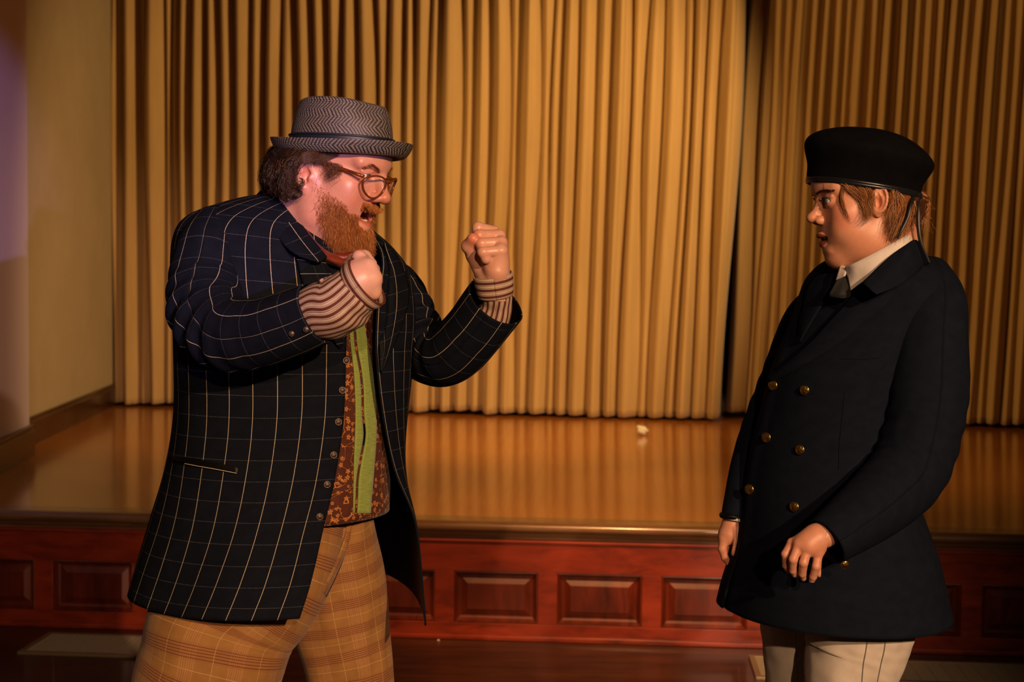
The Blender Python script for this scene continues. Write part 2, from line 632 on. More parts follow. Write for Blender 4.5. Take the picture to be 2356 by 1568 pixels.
def make_head(kind, h=0.0015):
    male = kind == 'm'
    F = Field((-0.155, -0.105, -0.285), (0.135, 0.105, 0.125), h)
    if male:
        p = dict(eye=(0.0790, 0.0325, 0.000), gaze=0.1, eyeopen=0.0046)
    else:
        p = dict(eye=(0.0765, 0.0310, 0.000), gaze=0.0, eyeopen=0.0058)
    E = F.ell; C = F.cone
    # cranium and face mass
    if male: E((-0.006, 0, 0.026), (0.096, 0.075, 0.080), 0)
    else: E((-0.002, 0, 0.026), (0.088, 0.073, 0.080), 0)
    if male:
        E((0.030, 0, -0.030), (0.066, 0.066, 0.088), 0.02)
        E((0.050, 0, 0.040), (0.056, 0.062, 0.045), 0.02)
        C((0.096, 0.012, 0.022), (0.078, 0.052, 0.022), 0.010, 0.009, 0.016)
        C((0.096, -0.012, 0.022), (0.078, -0.052, 0.022), 0.010, 0.009, 0.016)
    else:
        E((0.030, 0, -0.030), (0.061, 0.061, 0.082), 0.02)
        E((0.043, 0, 0.034), (0.060, 0.058, 0.042), 0.02)
        for s in (1, -1): C((0.090, s * 0.010, 0.019), (0.072, s * 0.046, 0.021), 0.008, 0.008, 0.016)
    for s in (1, -1):
        if male:
            E((0.052, s * 0.046, -0.024), (0.030, 0.024, 0.022), 0.02)
            E((0.052, s * 0.042, -0.055), (0.032, 0.026, 0.034), 0.025)
            F.chain([(0.0, s * 0.060, -0.045), (0.010, s * 0.056, -0.095), (0.066, s * 0.020, -0.128)], [0.020, 0.022, 0.020], 0.025)
            E((0.02, s * 0.050, -0.075), (0.035, 0.024, 0.04), 0.025)
        else:
            E((0.052, s * 0.043, -0.024), (0.027, 0.022, 0.020), 0.02)
            E((0.050, s * 0.037, -0.055), (0.032, 0.026, 0.032), 0.02)
            F.chain([(0.0, s * 0.050, -0.045), (0.010, s * 0.045, -0.080), (0.060, s * 0.014, -0.104)], [0.017, 0.018, 0.015], 0.022)
            E((0.02, s * 0.046, -0.070), (0.035, 0.022, 0.035), 0.02)
    if male:
        E((0.068, 0, -0.124), (0.022, 0.026, 0.020), 0.02)
        E((0.020, 0, -0.110), (0.060, 0.050, 0.030), 0.03)
        E((0.074, 0, -0.072), (0.020, 0.034, 0.026), 0.02)
    else:
        E((0.068, 0, -0.106), (0.018, 0.019, 0.016), 0.018)
        E((0.025, 0, -0.095), (0.050, 0.044, 0.026), 0.03)
        E((0.067, 0, -0.066), (0.022, 0.032, 0.026), 0.02)
    # nose
    if male:
        F.chain([(0.094, 0, 0.018), (0.102, 0, -0.004), (0.1155, 0, -0.031)], [0.0085, 0.0078, 0.0110], 0.014)
        E((0.117, 0, -0.034), (0.0115, 0.0125, 0.0100), 0.008)
        for s in (1, -1):
            E((0.103, s * 0.0135, -0.037), (0.0125, 0.0085, 0.0090), 0.007)
            E((0.106, s * 0.0075, -0.0455), (0.0075, 0.0038, 0.0040), 0.002, op='sub')
    else:
        F.chain([(0.086, 0, 0.014), (0.0905, 0, -0.006), (0.1055, 0, -0.027)], [0.0072, 0.0066, 0.0095], 0.012)
        E((0.1085, 0, -0.0285), (0.0092, 0.0094, 0.0076), 0.007)
        for s in (1, -1):
            E((0.095, s * 0.0122, -0.0345), (0.0105, 0.0072, 0.0078), 0.005)
            E((0.099, s * 0.0068, -0.0415), (0.0068, 0.0034, 0.0036), 0.002, op='sub')
    for s in (1, -1):
        eye_socket(F, s, p)
    # mouth
    if male:
        E((0.088, 0, -0.053), (0.012, 0.024, 0.007), 0.008)
        F.ell((0.090, 0, -0.0745), (0.032, 0.0250, 0.0180), 0.004, op='sub')
        # lips round the open mouth
        for top in (1, 0):
            pts = []
            for t in np.linspace(-1, 1, 11):
                y = 0.0245 * t
                x = 0.0985 - 0.026 * t * t - (0.004 if not top else 0)
                z = -0.0745 + (0.0172 if top else -0.0190) * math.sqrt(max(0, 1 - t * t)) ** 1.0 - (0 if top else 0.0)
                pts.append((x, y, z))
            F.chain(pts, [0.0035] + [0.005 if top else 0.0062] * 9 + [0.0035], 0.005)
        E((0.084, 0, -0.102), (0.012, 0.024, 0.010), 0.012)
    else:
        E((0.080, 0, -0.053), (0.012, 0.020, 0.010), 0.010)
        F.ell((0.094, 0, -0.0682), (0.030, 0.0225, 0.0068), 0.002, op='sub')
        for top in (1, 0):
            pts = []; rs = []
            for t in np.linspace(-1, 1, 13):
                y = 0.0245 * t
                x = 0.0978 - 0.022 * t * t - (0.0050 if not top else 0)
                if top: z = -0.0665 + 0.0060 * (1 - t * t) - 0.0012 * math.exp(-(t / 0.2) ** 2)
                else: z = -0.0680 - 0.0100 * (1 - t * t)
                pts.append((x, y, z)); rs.append((0.0018 + 0.0026 * (1 - t * t)) if top else (0.0018 + 0.0036 * (1 - t * t)))
            F.chain(pts, rs, 0.003)
        E((0.082, 0, -0.090), (0.008, 0.02, 0.006), 0.010)
    # ears
    for s in (1, -1):
        if male: build_ear(F, s, -0.012, -0.024, 1.02, 0.085)
        else: build_ear(F, s, 0.003, -0.010, 0.82)
    # neck
    if male:
        F.chain([(-0.020, 0, -0.060), (-0.040, 0, -0.130), (-0.085, 0, -0.24), (-0.10, 0, -0.29)], [0.068, 0.069, 0.078, 0.09], 0.03)
        F.ell((0.01, 0, -0.135), (0.055, 0.05, 0.03), 0.03)
    else:
        F.chain([(-0.022, 0, -0.055), (-0.032, 0, -0.110), (-0.050, 0, -0.19), (-0.060, 0, -0.29)], [0.056, 0.049, 0.049, 0.060], 0.03)
        for s in (1, -1):
            F.chain([(-0.030, s * 0.050, -0.060), (-0.01, s * 0.028, -0.14), (0.0, s * 0.012, -0.19)], [0.012, 0.012, 0.010], 0.02)
    # fine relief
    V, Q = F.mesh()
    V = smooth_mesh(V, Q, 2, 0.5)
    return V, Q, p


def tuck(W, O, R, a, b, zc, prof):
    """press the skull inside the headgear: above the band plane the scalp stays within the crown"""
    L = (W - O) @ R
    r = np.sqrt((L[:, 0] / a) ** 2 + (L[:, 1] / b) ** 2)
    lim = np.interp(L[:, 2], [p[0] for p in prof], [p[1] for p in prof])
    m = (L[:, 2] > zc)
    k = np.where(m & (r > lim), lim / np.maximum(r, 1e-6), 1.0)
    L[:, 0] *= k; L[:, 1] *= k
    L[:, 2] = np.minimum(L[:, 2], prof[-1][0])
    return O + L @ R.T


def head_colors(V, kind):
    n = vnoise(V, 110, 3, 3); n2 = vnoise(V, 420, 5, 2)
    if kind == 'm':
        base = np.tile([0.66, 0.35, 0.24], (len(V), 1))
        red = np.array([0.62, 0.20, 0.12])
    else:
        base = np.tile([0.62, 0.32, 0.19], (len(V), 1))
        red = np.array([0.56, 0.20, 0.11])
    t = np.clip(0.18 * n + 0.08 * n2 + 0.15, 0, 1)
    ax = np.abs(V[:, 1])
    side = np.stack([V[:, 0], ax, V[:, 2]], 1)
    if kind == 'm':
        t += 0.55 * gauss(side, (0.075, 0.045, -0.045), (0.035, 0.03, 0.03)) + 0.6 * gauss(side, (0.118, 0, -0.034), (0.018, 0.02, 0.016)) + 0.35 * gauss(side, (-0.01, 0.085, -0.022), (0.02, 0.015, 0.035))
        t += 0.6 * gauss(side, (0.08, 0.035, 0.0), (0.02, 0.022, 0.012))
    else:
        t += 0.85 * gauss(side, (0.058, 0.050, -0.034), (0.028, 0.03, 0.022)) + 0.45 * gauss(side, (0.108, 0, -0.031), (0.013, 0.02, 0.012)) + 0.3 * gauss(side, (-0.01, 0.085, -0.012), (0.02, 0.015, 0.035))
        t += 0.2 * gauss(side, (0.02, 0.05, -0.075), (0.04, 0.03, 0.03))
    c = lerp3(base, red, np.clip(t, 0, 1))
    # inside of the mouth / lips
    if kind == 'm':
        d = np.sqrt(((V[:, 1]) / 0.0262) ** 2 + ((V[:, 2] + 0.0748) / 0.0185) ** 2)
        lip = (1 - sstep(0.9, 1.15, d)) * (V[:, 0] > 0.066)
        c = lerp3(c, (0.50, 0.14, 0.09), lip * 0.8)
        deep = (1 - sstep(0.80, 0.9, d)) * (V[:, 0] < 0.088) * (V[:, 0] > 0.03)
        c = lerp3(c, (0.20, 0.03, 0.02), deep)
    else:
        t1 = V[:, 1] / 0.0255
        zu = -0.0665 + 0.0100 * (1 - t1 ** 2) - 0.0016 * np.exp(-(t1 / 0.2) ** 2); zl = -0.0685 - 0.0145 * (1 - t1 ** 2)
        m = sstep(-0.0012, 0.0008, zu - V[:, 2]) * sstep(-0.0012, 0.0008, V[:, 2] - zl) * (V[:, 0] > 0.068) * (np.abs(t1) < 1.02)
        c = lerp3(c, (0.17, 0.030, 0.020), m * 0.95)
        deep = (np.abs(V[:, 1]) < 0.021) * (np.abs(V[:, 2] + 0.0682) < 0.007) * (V[:, 0] < 0.088) * (V[:, 0] > 0.05)
        c = lerp3(c, (0.12, 0.02, 0.015), deep * 1.0)
        # eye make-up and lash line
        for s in (1, -1):
            c = lerp3(c, (0.26, 0.10, 0.05), 0.55 * gauss(V, (0.088, s * 0.033, 0.010), (0.02, 0.018, 0.0055)))
            c = lerp3(c, (0.26, 0.10, 0.05), 0.25 * gauss(V, (0.082, s * 0.034, -0.009), (0.02, 0.014, 0.004)))
    ex, ey, ez = (0.079, 0.0325, 0.0) if kind == 'm' else (0.0765, 0.031, 0.0)
    for s in (1, -1):
        q = (V - np.array([ex, s * ey, ez]))
        rr = np.linalg.norm(q, axis=1)
        lidedge = (rr < 0.0141) * (q[:, 0] > 0.004)
        c = lerp3(c, (0.22, 0.07, 0.045) if kind == 'm' else (0.035, 0.015, 0.010), lidedge * (0.6 if kind == 'm' else 0.95))
    return np.clip(c, 0, 1)


def eyeball(name, c, gaze, parent, iris, mat):
    """sphere with cornea bulge, iris and pupil as colour of the ball itself; c world centre, gaze unit vec"""
    nu, nv = 40, 44
    th = np.linspace(0, math.pi, nv) ** 1.0
    th = np.pi * (np.linspace(0, 1, nv) ** 1.35)
    ph = np.linspace(0, 2 * math.pi, nu, endpoint=False)
    g = np.array(gaze, float); g /= np.linalg.norm(g)
    a = np.cross(g, [0, 0, 1.0]); a /= np.linalg.norm(a); b = np.cross(g, a)
    r = 0.0125 + 0.0009 * np.exp(-(th / 0.42) ** 4)
    V = np.array(c) + (r * np.cos(th))[:, None, None] * g + (r * np.sin(th))[:, None, None] * (np.cos(ph)[None, :, None] * a + np.sin(ph)[None, :, None] * b)
    cols = np.zeros((nv, nu, 3)); cols[:] = (0.72, 0.66, 0.60)
    cols[th < 0.50] = (0.03, 0.03, 0.03)
    cols[th < 0.46] = iris
    cols[th < 0.22] = (0.004, 0.004, 0.004)
    return mesh_obj(name, V.reshape(-1, 3), grid_faces(nv, nu, True), mat, parent, cols=cols.reshape(-1, 3))
# ------------------------------------------------------------------ wood, plaster and curtain materials
def wood_mat(name, dark, mid, light, rough=0.3, scale=(1.2, 14, 14), coat=0.3, wear=None, bump=0.06):
    t = NT(name)
    g = t.n('ShaderNodeNewGeometry').outputs['Position']
    v = t.scale(g, scale)
    n1 = t.noise(v, 1.6, 5, 0.6, 0.6)
    n2 = t.noise(g, 1.7, 3, 0.5)
    c = t.ramp(n1, [(0.25, dark), (0.5, mid), (0.78, light)])
    c = t.mix(t.M('MULTIPLY', t.ramp(n2, [(0.42, (0, 0, 0)), (0.65, (1, 1, 1))]), 0.55), c, dark)
    if wear:
        n3 = t.noise(g, 38, 3, 0.7)
        c = t.mix(t.M('MULTIPLY', t.M('GREATER_THAN', n3, 0.74), 0.6), c, wear)
    t.L(c, t.b.inputs['Base Color'])
    t.setp(Roughness=rough, Coat_Weight=coat, Coat_Roughness=0.12)
    t.bump(n1, bump, 0.002)
    return t.m


M_STAGEFLOOR = wood_mat('varnished_floorboards', (0.33, 0.105, 0.014), (0.42, 0.142, 0.020), (0.48, 0.175, 0.028), 0.17, (34, 0.8, 5), 0.4, bump=0.006)
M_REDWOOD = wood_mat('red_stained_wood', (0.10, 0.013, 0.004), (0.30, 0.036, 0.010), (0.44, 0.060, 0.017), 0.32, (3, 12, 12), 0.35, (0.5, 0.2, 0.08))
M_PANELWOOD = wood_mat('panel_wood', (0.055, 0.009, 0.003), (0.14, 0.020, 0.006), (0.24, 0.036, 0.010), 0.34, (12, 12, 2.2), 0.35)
M_DARKWOOD = wood_mat('dark_baseboard_wood', (0.014, 0.005, 0.002), (0.034, 0.011, 0.004), (0.055, 0.018, 0.006), 0.35, (3, 3, 16), 0.3)
M_NOSING = wood_mat('worn_nosing', (0.10, 0.050, 0.020), (0.20, 0.105, 0.042), (0.32, 0.18, 0.08), 0.28, (1.5, 16, 16), 0.5)
M_HALLFLOOR = wood_mat('hall_floor_wood', (0.018, 0.0065, 0.003), (0.070, 0.022, 0.008), (0.12, 0.040, 0.014), 0.42, (1.4, 11, 5), 0.15)
_p = NT('plaster')
_g = _p.n('ShaderNodeNewGeometry').outputs['Position']
_n = _p.noise(_g, 3.0, 4, 0.6)
_p.L(_p.ramp(_n, [(0.3, (0.34, 0.27, 0.16)), (0.7, (0.38, 0.305, 0.185))]), _p.b.inputs['Base Color'])
_p.setp(Roughness=0.85)
_p.bump(_p.noise(_g, 160, 3, 0.6), 0.15, 0.002)
M_PLASTER = _p.m
_p = NT('white_plaster')
_p.setp(Base_Color=(0.66, 0.58, 0.64), Roughness=0.8)
_p.bump(_p.noise(_p.n('ShaderNodeNewGeometry').outputs['Position'], 140, 3, 0.6), 0.12, 0.002)
M_PLASTER2 = _p.m
_p = NT('curtain_cloth')
_g = _p.n('ShaderNodeNewGeometry').outputs['Position']
_n = _p.noise(_p.scale(_g, (4, 4, 0.5)), 2.2, 4, 0.6)
_w = _p.noise(_p.scale(_g, (260, 260, 700)), 1.0, 1, 0.5)
_p.L(_p.mix(0.25, _p.ramp(_n, [(0.3, (0.40, 0.255, 0.098)), (0.7, (0.52, 0.345, 0.145))]), _p.ramp(_w, [(0.35, (0.30, 0.19, 0.07)), (0.65, (0.52, 0.35, 0.15))])), _p.b.inputs['Base Color'])
_p.setp(Roughness=0.9, Sheen_Weight=0.25)
M_CURTAIN = _p.m
M_BLACKVOID = plain('dark_backing', (0.012, 0.007, 0.004), 0.9)
M_BRASS = plain('dull_metal', (0.34, 0.27, 0.15), 0.42, 0.6)
M_GRILLE = plain('grille_grey', (0.42, 0.36, 0.24), 0.5, 0.2)

# ------------------------------------------------------------------ stage riser (structure + parts)
A = Pz(0, 1437, 0.0); B = Pz(1754, 1490, 0.0)
FR = Frame(A, B - A)                      # x along the riser, y towards the curtain, z up
HS = 0.485                                # stage height


def local_x(px, py, z):
    q = Pz(px, py, z) - FR.o
    return float(q @ FR.x)


stage = empty('stage', FR.o)
stage['kind'] = 'structure'
XL, XR = -1.6, 6.2
L1 = FR.o + FR.x * XL
# floorboards of the stage: narrow strips running to the curtain
nb = 0
bw = 0.057
x = XL
v0, f0 = box_vf((0, 0, -0.018), (bw - 0.0012, 5.2, 0))
bd = fbox(Frame(FR.o, FR.x), 'stage_boards', (XL, 0.02, HS - 0.03), (XR, 5.4, HS - 0.0015), M_STAGEFLOOR, stage)
n_boards = int((XR - XL) / bw)
v, f = box_vf((0, 0, -0.012), (bw - 0.0004, 5.38, 0))
first = None
for i in range(n_boards):
    org = FR(np.array([[XL + i * bw, 0.02, HS]]))[0]
    if first is None:
        first = mesh_obj('floorboard', FR(v) - FR.o, f, M_STAGEFLOOR, None, smooth=False)
        first.parent = stage
        b_ = first
    else:
        b_ = first.copy(); COL.objects.link(b_); b_.parent = stage
    b_.location = Vector((org - FR.o).tolist())
# nosing profile: rounded lip swept along x
def sweep(name, prof, x0, x1, mat, parent, n=2):
    prof = np.array(prof)
    V = []
    for xx in np.linspace(x0, x1, n):
        V.append(FR(np.stack([np.full(len(prof), xx), prof[:, 0], prof[:, 1]], 1)))
    V = np.concatenate(V); k = len(prof)
    F = [(i * k + j, i * k + (j + 1) % k, (i + 1) * k + (j + 1) % k, (i + 1) * k + j) for i in range(n - 1) for j in range(k)]
    F.append(tuple(range(k))[::-1]); F.append(tuple(range((n - 1) * k, n * k)))
    o = mesh_obj(name, V, F, mat, parent, smooth=True)
    o.data.polygons.foreach_set('use_smooth', np.ones(len(F), dtype=bool))
    m = o.modifiers.new('edge', 'EDGE_SPLIT'); m.split_angle = math.radians(50)
    return o
z0 = HS
nose = [(0.10, z0 + 0.0015), (0.0, z0 + 0.0015), (-0.025, z0), (-0.036, z0 - 0.006), (-0.042, z0 - 0.016), (-0.042, z0 - 0.026), (-0.036, z0 - 0.035),
        (-0.026, z0 - 0.039), (-0.022, z0 - 0.042), (-0.020, z0 - 0.050), (-0.012, z0 - 0.058), (-0.006, z0 - 0.062), (-0.006, z0 - 0.068), (0.10, z0 - 0.068)]
sweep('stage_nosing', nose, XL, XR, M_NOSING, stage)
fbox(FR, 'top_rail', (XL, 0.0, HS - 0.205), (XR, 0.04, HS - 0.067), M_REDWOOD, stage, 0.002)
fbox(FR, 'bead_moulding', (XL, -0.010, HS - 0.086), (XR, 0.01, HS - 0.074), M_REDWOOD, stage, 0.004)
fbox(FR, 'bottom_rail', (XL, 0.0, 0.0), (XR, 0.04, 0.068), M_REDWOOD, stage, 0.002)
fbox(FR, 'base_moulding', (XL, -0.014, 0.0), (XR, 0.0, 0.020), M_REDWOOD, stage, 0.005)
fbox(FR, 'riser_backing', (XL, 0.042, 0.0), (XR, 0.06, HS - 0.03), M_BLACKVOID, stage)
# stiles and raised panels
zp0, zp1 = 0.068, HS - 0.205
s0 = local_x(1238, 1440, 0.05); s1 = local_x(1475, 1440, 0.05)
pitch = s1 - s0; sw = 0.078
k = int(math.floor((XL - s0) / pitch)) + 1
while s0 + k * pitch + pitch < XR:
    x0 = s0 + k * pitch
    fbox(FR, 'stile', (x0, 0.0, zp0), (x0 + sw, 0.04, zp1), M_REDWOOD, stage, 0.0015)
    a0, a1 = x0 + sw, x0 + pitch
    # raised and fielded panel: moulding slope in, flat rim, bevel out to a centre field
    def rect(i, y):
        return [(a0 + i, y, zp0 + i), (a1 - i, y, zp0 + i), (a1 - i, y, zp1 - i), (a0 + i, y, zp1 - i)]
    rings = [rect(0.0, 0.006), rect(0.006, 0.004), rect(0.016, 0.022), rect(0.024, 0.026), rect(0.028, 0.026), rect(0.052, 0.014), rect(0.054, 0.012)]
    V = FR(np.array([p for r in rings for p in r], float))
    F = [(r * 4 + j, r * 4 + (j + 1) % 4, (r + 1) * 4 + (j + 1) % 4, (r + 1) * 4 + j) for r in range(len(rings) - 1) for j in range(4)]
    F.append(tuple((len(rings) - 1) * 4 + j for j in range(4)))
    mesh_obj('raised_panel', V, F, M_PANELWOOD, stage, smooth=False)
    k += 1

# ------------------------------------------------------------------ hall floor
fl = fbox(FR, 'floor', (-3.5, -7.5, -0.05), (7.5, 0.05, 0.0), M_HALLFLOOR)
fl['kind'] = 'structure'

# ------------------------------------------------------------------ walls beside the stage
def wall_between(name, p0, p1, z0, z1, th, mat, kind='structure', parent=None):
    fr = Frame(np.array([p0[0], p0[1], 0]), np.array(p1) - np.array(p0))
    L = float(np.linalg.norm((np.array(p1) - np.array(p0))[:2]))
    o = fbox(fr, name, (0, 0, z0), (L, th, z1), mat, parent)
    if kind: o['kind'] = kind
    return o, fr, L
def base_between(name, fr, L, z0, hgt, mat, d=0.022, ext=0.0):
    prof = [(0.0, 0), (-d, 0), (-d, hgt * 0.80), (-d * 0.55, hgt * 0.88), (-d * 0.55, hgt * 0.93), (-d * 0.9, hgt * 0.95), (-d * 0.9, hgt), (0, hgt)]
    V = [fr(np.array([(xx, y, z0 + z) for y, z in prof])) for xx in (0 - ext, L + ext)]
    kk = len(prof)
    F = [(j, (j + 1) % kk, kk + (j + 1) % kk, kk + j) for j in range(kk)] + [tuple(range(kk)), tuple(range(kk, 2 * kk))]
    o = mesh_obj(name, np.concatenate(V), F, mat, smooth=False)
    o['kind'] = 'structure'
    return o
Q1 = Pz(70, 1022, HS); Q2 = Pz(268, 928, HS)
R2 = Pz(76, 1047, HS); R1 = Pz(-10, 1095, HS)
ZTOP = 4.6
d = (Q2 - Q1); d /= np.linalg.norm(d)
Qs = Q1 - d * 0.25; Qe = Q2 + d * 1.6
wo, wf, wl = wall_between('wall_left', Qs, Qe, HS, ZTOP, 0.12, M_PLASTER)
base_between('baseboard_left', wf, wl, HS, 0.160, M_DARKWOOD)
d = (R1 - R2); d /= np.linalg.norm(d)
Rs = R2 + d * 3.2
n_ = np.array([-d[1], d[0], 0]); 
off = 0.018 * (n_ if n_[0] < 0 else -n_)
wo2, wf2, wl2 = wall_between('wall_front_left', Rs + off, R2 + off - d * (-0.0), HS - 0.0, ZTOP, 0.10, M_PLASTER2)
base_between('baseboard_front_left', wf2, wl2, HS, 0.165, M_DARKWOOD, 0.03)
# lower piece of that wall under stage level (out of the frame)

# ------------------------------------------------------------------ back wall behind the curtains
C0 = Pz(262, 930, HS); C1 = Pz(1668, 968, HS); C2 = Pz(2352, 988, HS)
CF = Frame((C0[0], C0[1], 0), C1 - C0)
bw_ = fbox(CF, 'wall_back', (-2.0, 0.55, 0.0), (9.0, 0.7, ZTOP), M_BLACKVOID)
bw_['kind'] = 'structure'
bb = fbox(CF, 'baseboard_back', (-0.6, 0.525, HS), (9.0, 0.55, HS + 0.14), M_DARKWOOD)
bb['kind'] = 'structure'

W0 = np.array([5.35, 5.9, 0]); W1 = np.array([5.75, 10.6, 0])
_w, wf3, wl3 = wall_between('wall_right', W0, W1, HS, ZTOP, -0.12, M_PLASTER)
bb = fbox(wf3, 'baseboard_right', (0, 0.0, HS), (wl3, 0.022, HS + 0.16), M_DARKWOOD)
bb['kind'] = 'structure'

# ------------------------------------------------------------------ curtains
def curtain(label, p0, p1, valleys_px, py, hem_z, drift, seed, name='stage_curtain'):
    """valleys_px: where the dark grooves between the folds fall"""
    fr = Frame((p0[0], p0[1], 0), p1 - p0)
    xs = []
    nrm = np.array([-fr.x[1], fr.x[0], 0])
    for v in valleys_px:
        r = ray(v, py)
        t = ((fr.o - CAMP * np.array([1, 1, 0])) @ nrm) / (r @ nrm)
        xs.append(float((CAMP + r * t - fr.o) @ fr.x))
    rg = np.random.default_rng(seed)
    zs = np.concatenate([np.linspace(hem_z, hem_z + 0.15, 4)[:-1], np.linspace(hem_z + 0.15, 4.1, 22)])
    rows = []
    dr = rg.normal(0, 0.010, (len(xs), 3))
    per = 13
    hemw = rg.normal(0, 0.006, len(xs))
    dep = rg.uniform(0.75, 1.15, len(xs)); sk = rg.uniform(0.30, 0.46, len(xs)); dbl = rg.random(len(xs))
    for zi, z in enumerate(zs):
        tz = (z - hem_z) / (4.1 - hem_z)
        X = np.array(xs)
        X = X + dr[:, 0] * math.sin(tz * 3.1) + dr[:, 1] * math.sin(tz * 6.5 + 1) + drift(np.array(xs) / xs[-1], tz)
        pts = []
        for i in range(len(X) - 1):
            w = X[i + 1] - X[i]
            for j in range(per):
                u = j / per
                s = u ** (math.log(0.5) / math.log(sk[i]))
                prof = math.sin(math.pi * s) ** 0.80
                if dbl[i] > 0.55 and w > 0.085: prof -= 0.14 * math.exp(-((u - 0.6) / 0.09) ** 2)
                dd = min(0.12, 1.0 * w) * dep[i] * prof
                xx = X[i] + w * (u + 0.05 * math.sin(2 * math.pi * u))
                pts.append((xx, -dd - 0.006 * math.sin(5 * tz + i), z - 0.006 * prof + hemw[i] * max(0, 1 - tz * 8)))
        pts.append((X[-1], 0, z))
        rows.append(fr(np.array(pts)))
    G = np.array(rows)
    o = grid_obj(name, G, M_CURTAIN)
    solidify(o, 0.003, 0)
    tag(o, label, 'curtain', 'gold stage curtains')
    return o
VL = [263, 293, 329, 348, 385, 403, 421, 450, 484, 513, 545, 584, 615, 656, 683, 724, 756, 793, 824, 866, 897, 933, 955, 994, 1020, 1060, 1092, 1127, 1168, 1203, 1235, 1270, 1295, 1328, 1373, 1411, 1448, 1486, 1520, 1560, 1586, 1620, 1655, 1696]
curtain('long gold pleated stage curtain hanging behind the man and across the middle of the stage', C0, C1, VL, 500, HS + 0.025,
        lambda s, t: -0.075 * np.clip((s - 0.45) / 0.55, 0, 1) * (1 - t) + 0.05 * np.clip((s - 0.45) / 0.55, 0, 1) * t, 11)
VR = [1702, 1748, 1770, 1794, 1821, 1850, 1882, 1908, 1934, 1959, 1988, 2022, 2056, 2085, 2110, 2139, 2171, 2200, 2226, 2260, 2296, 2322, 2350, 2380, 2410, 2450, 2490, 2520, 2556, 2590, 2622, 2660, 2700, 2736, 2770, 2806, 2840, 2880, 2915, 2950, 2990, 3030]
D0 = Pz(1692, 964, HS); D1 = Pz(2345, 990, HS)
off = np.array([0, 0.16, 0])
curtain('darker gold pleated stage curtain hanging behind the woman, right of the narrow gap', D0 + off, D1 + off, VR, 330, HS + 0.035,
        lambda s, t: -0.075 * (1 - t) + 0.06 * t - 0.03 * s * (1 - t), 12)

# ------------------------------------------------------------------ floor grilles and paper scraps
def grille(label, q0, w, d, ):
    """q0 = far-left corner on the floor"""
    o_ = np.array([q0[0], q0[1], 0.0])
    fr = Frame(o_, FR.x)
    e = empty('floor_grille', o_, label, 'vent', 'metal floor grilles at the foot of the stage')
    h = 0.012; b = 0.022
    fbox(fr, 'frame_rail', (0, -b, 0), (w, 0, h), M_BRASS, e, 0.002)
    fbox(fr, 'frame_rail', (0, -d, 0), (w, -d + b, h), M_BRASS, e, 0.002)
    fbox(fr, 'frame_end', (0, -d + b, 0), (b, -b, h), M_BRASS, e, 0.002)
    fbox(fr, 'frame_end', (w - b, -d + b, 0), (w, -b, h), M_BRASS, e, 0.002)
    n = 16
    VV, FF = [], []
    for i in range(n):
        y = -b - (i + 0.5) * (d - 2 * b) / n
        v, f = box_vf((b, y - 0.0032, 0.001), (w - b, y + 0.0032, h - 0.002)); FF.append(f + 8 * len(VV)); VV.append(v)
    for i in range(1, 24):
        xx = b + i * (w - 2 * b) / 24
        v, f = box_vf((xx - 0.003, -d + b, 0.001), (xx + 0.003, -b, h - 0.003)); FF.append(f + 8 * len(VV)); VV.append(v)
    s = mesh_obj('grille_bars', fr(np.concatenate(VV)), np.concatenate(FF), M_GRILLE, e, smooth=False)
    s['kind'] = 'stuff'
    fbox(fr, 'duct_bottom', (b, -d + b, 0.0002), (w - b, -b, 0.0009), M_GRILLE, e)
    return e
g0 = Pz(112, 1459, 0.0); g1 = Pz(55, 1506, 0.0)
gd = abs(float((g1 - g0) @ FR.y))
grille('metal floor grille at the foot of the stage beside the plaid trousers', g0, 0.62, gd)
g2 = Pz(1722, 1512, 0.0)
grille('metal floor grille at the foot of the stage behind the white trousers', g2, 1.45, gd)


def paper(label, c, r, seed, flat=0.7):
    rg = np.random.default_rng(seed)
    F_ = Field(-np.ones(3) * r * 1.6, np.ones(3) * r * 1.6, r / 9)
    for i in range(9):
        dd = rg.normal(size=3); dd /= np.linalg.norm(dd)
        F_.ell(dd * r * 0.45, (r * rg.uniform(.3, .6), r * rg.uniform(.3, .6), r * rg.uniform(.25, .5)), r * 0.05, rotz(rg.uniform(0, 6)) @ roty(rg.uniform(0, 6)))
    V, Q = F_.mesh()
    V[:, 2] *= flat
    V += 0.12 * r * vnoise(V / r, 7, seed, 3)[:, None] * normals_of(V, Q)
    V[:, 2] -= V[:, 2].min()
    o = mesh_obj('paper_scrap', V + np.array(c), Q, plain('white_paper', (0.72, 0.66, 0.55), 0.8), smooth=False)
    return tag(o, label, 'paper')
paper('crumpled white paper lying on the stage floor below the gold curtain', Pz(1476, 1001, HS), 0.048, 5)
paper('tiny white scrap on the hall floor against the red stage base', Pz(1011, 1470, 0.0) + FR.y * -0.03, 0.007, 6)
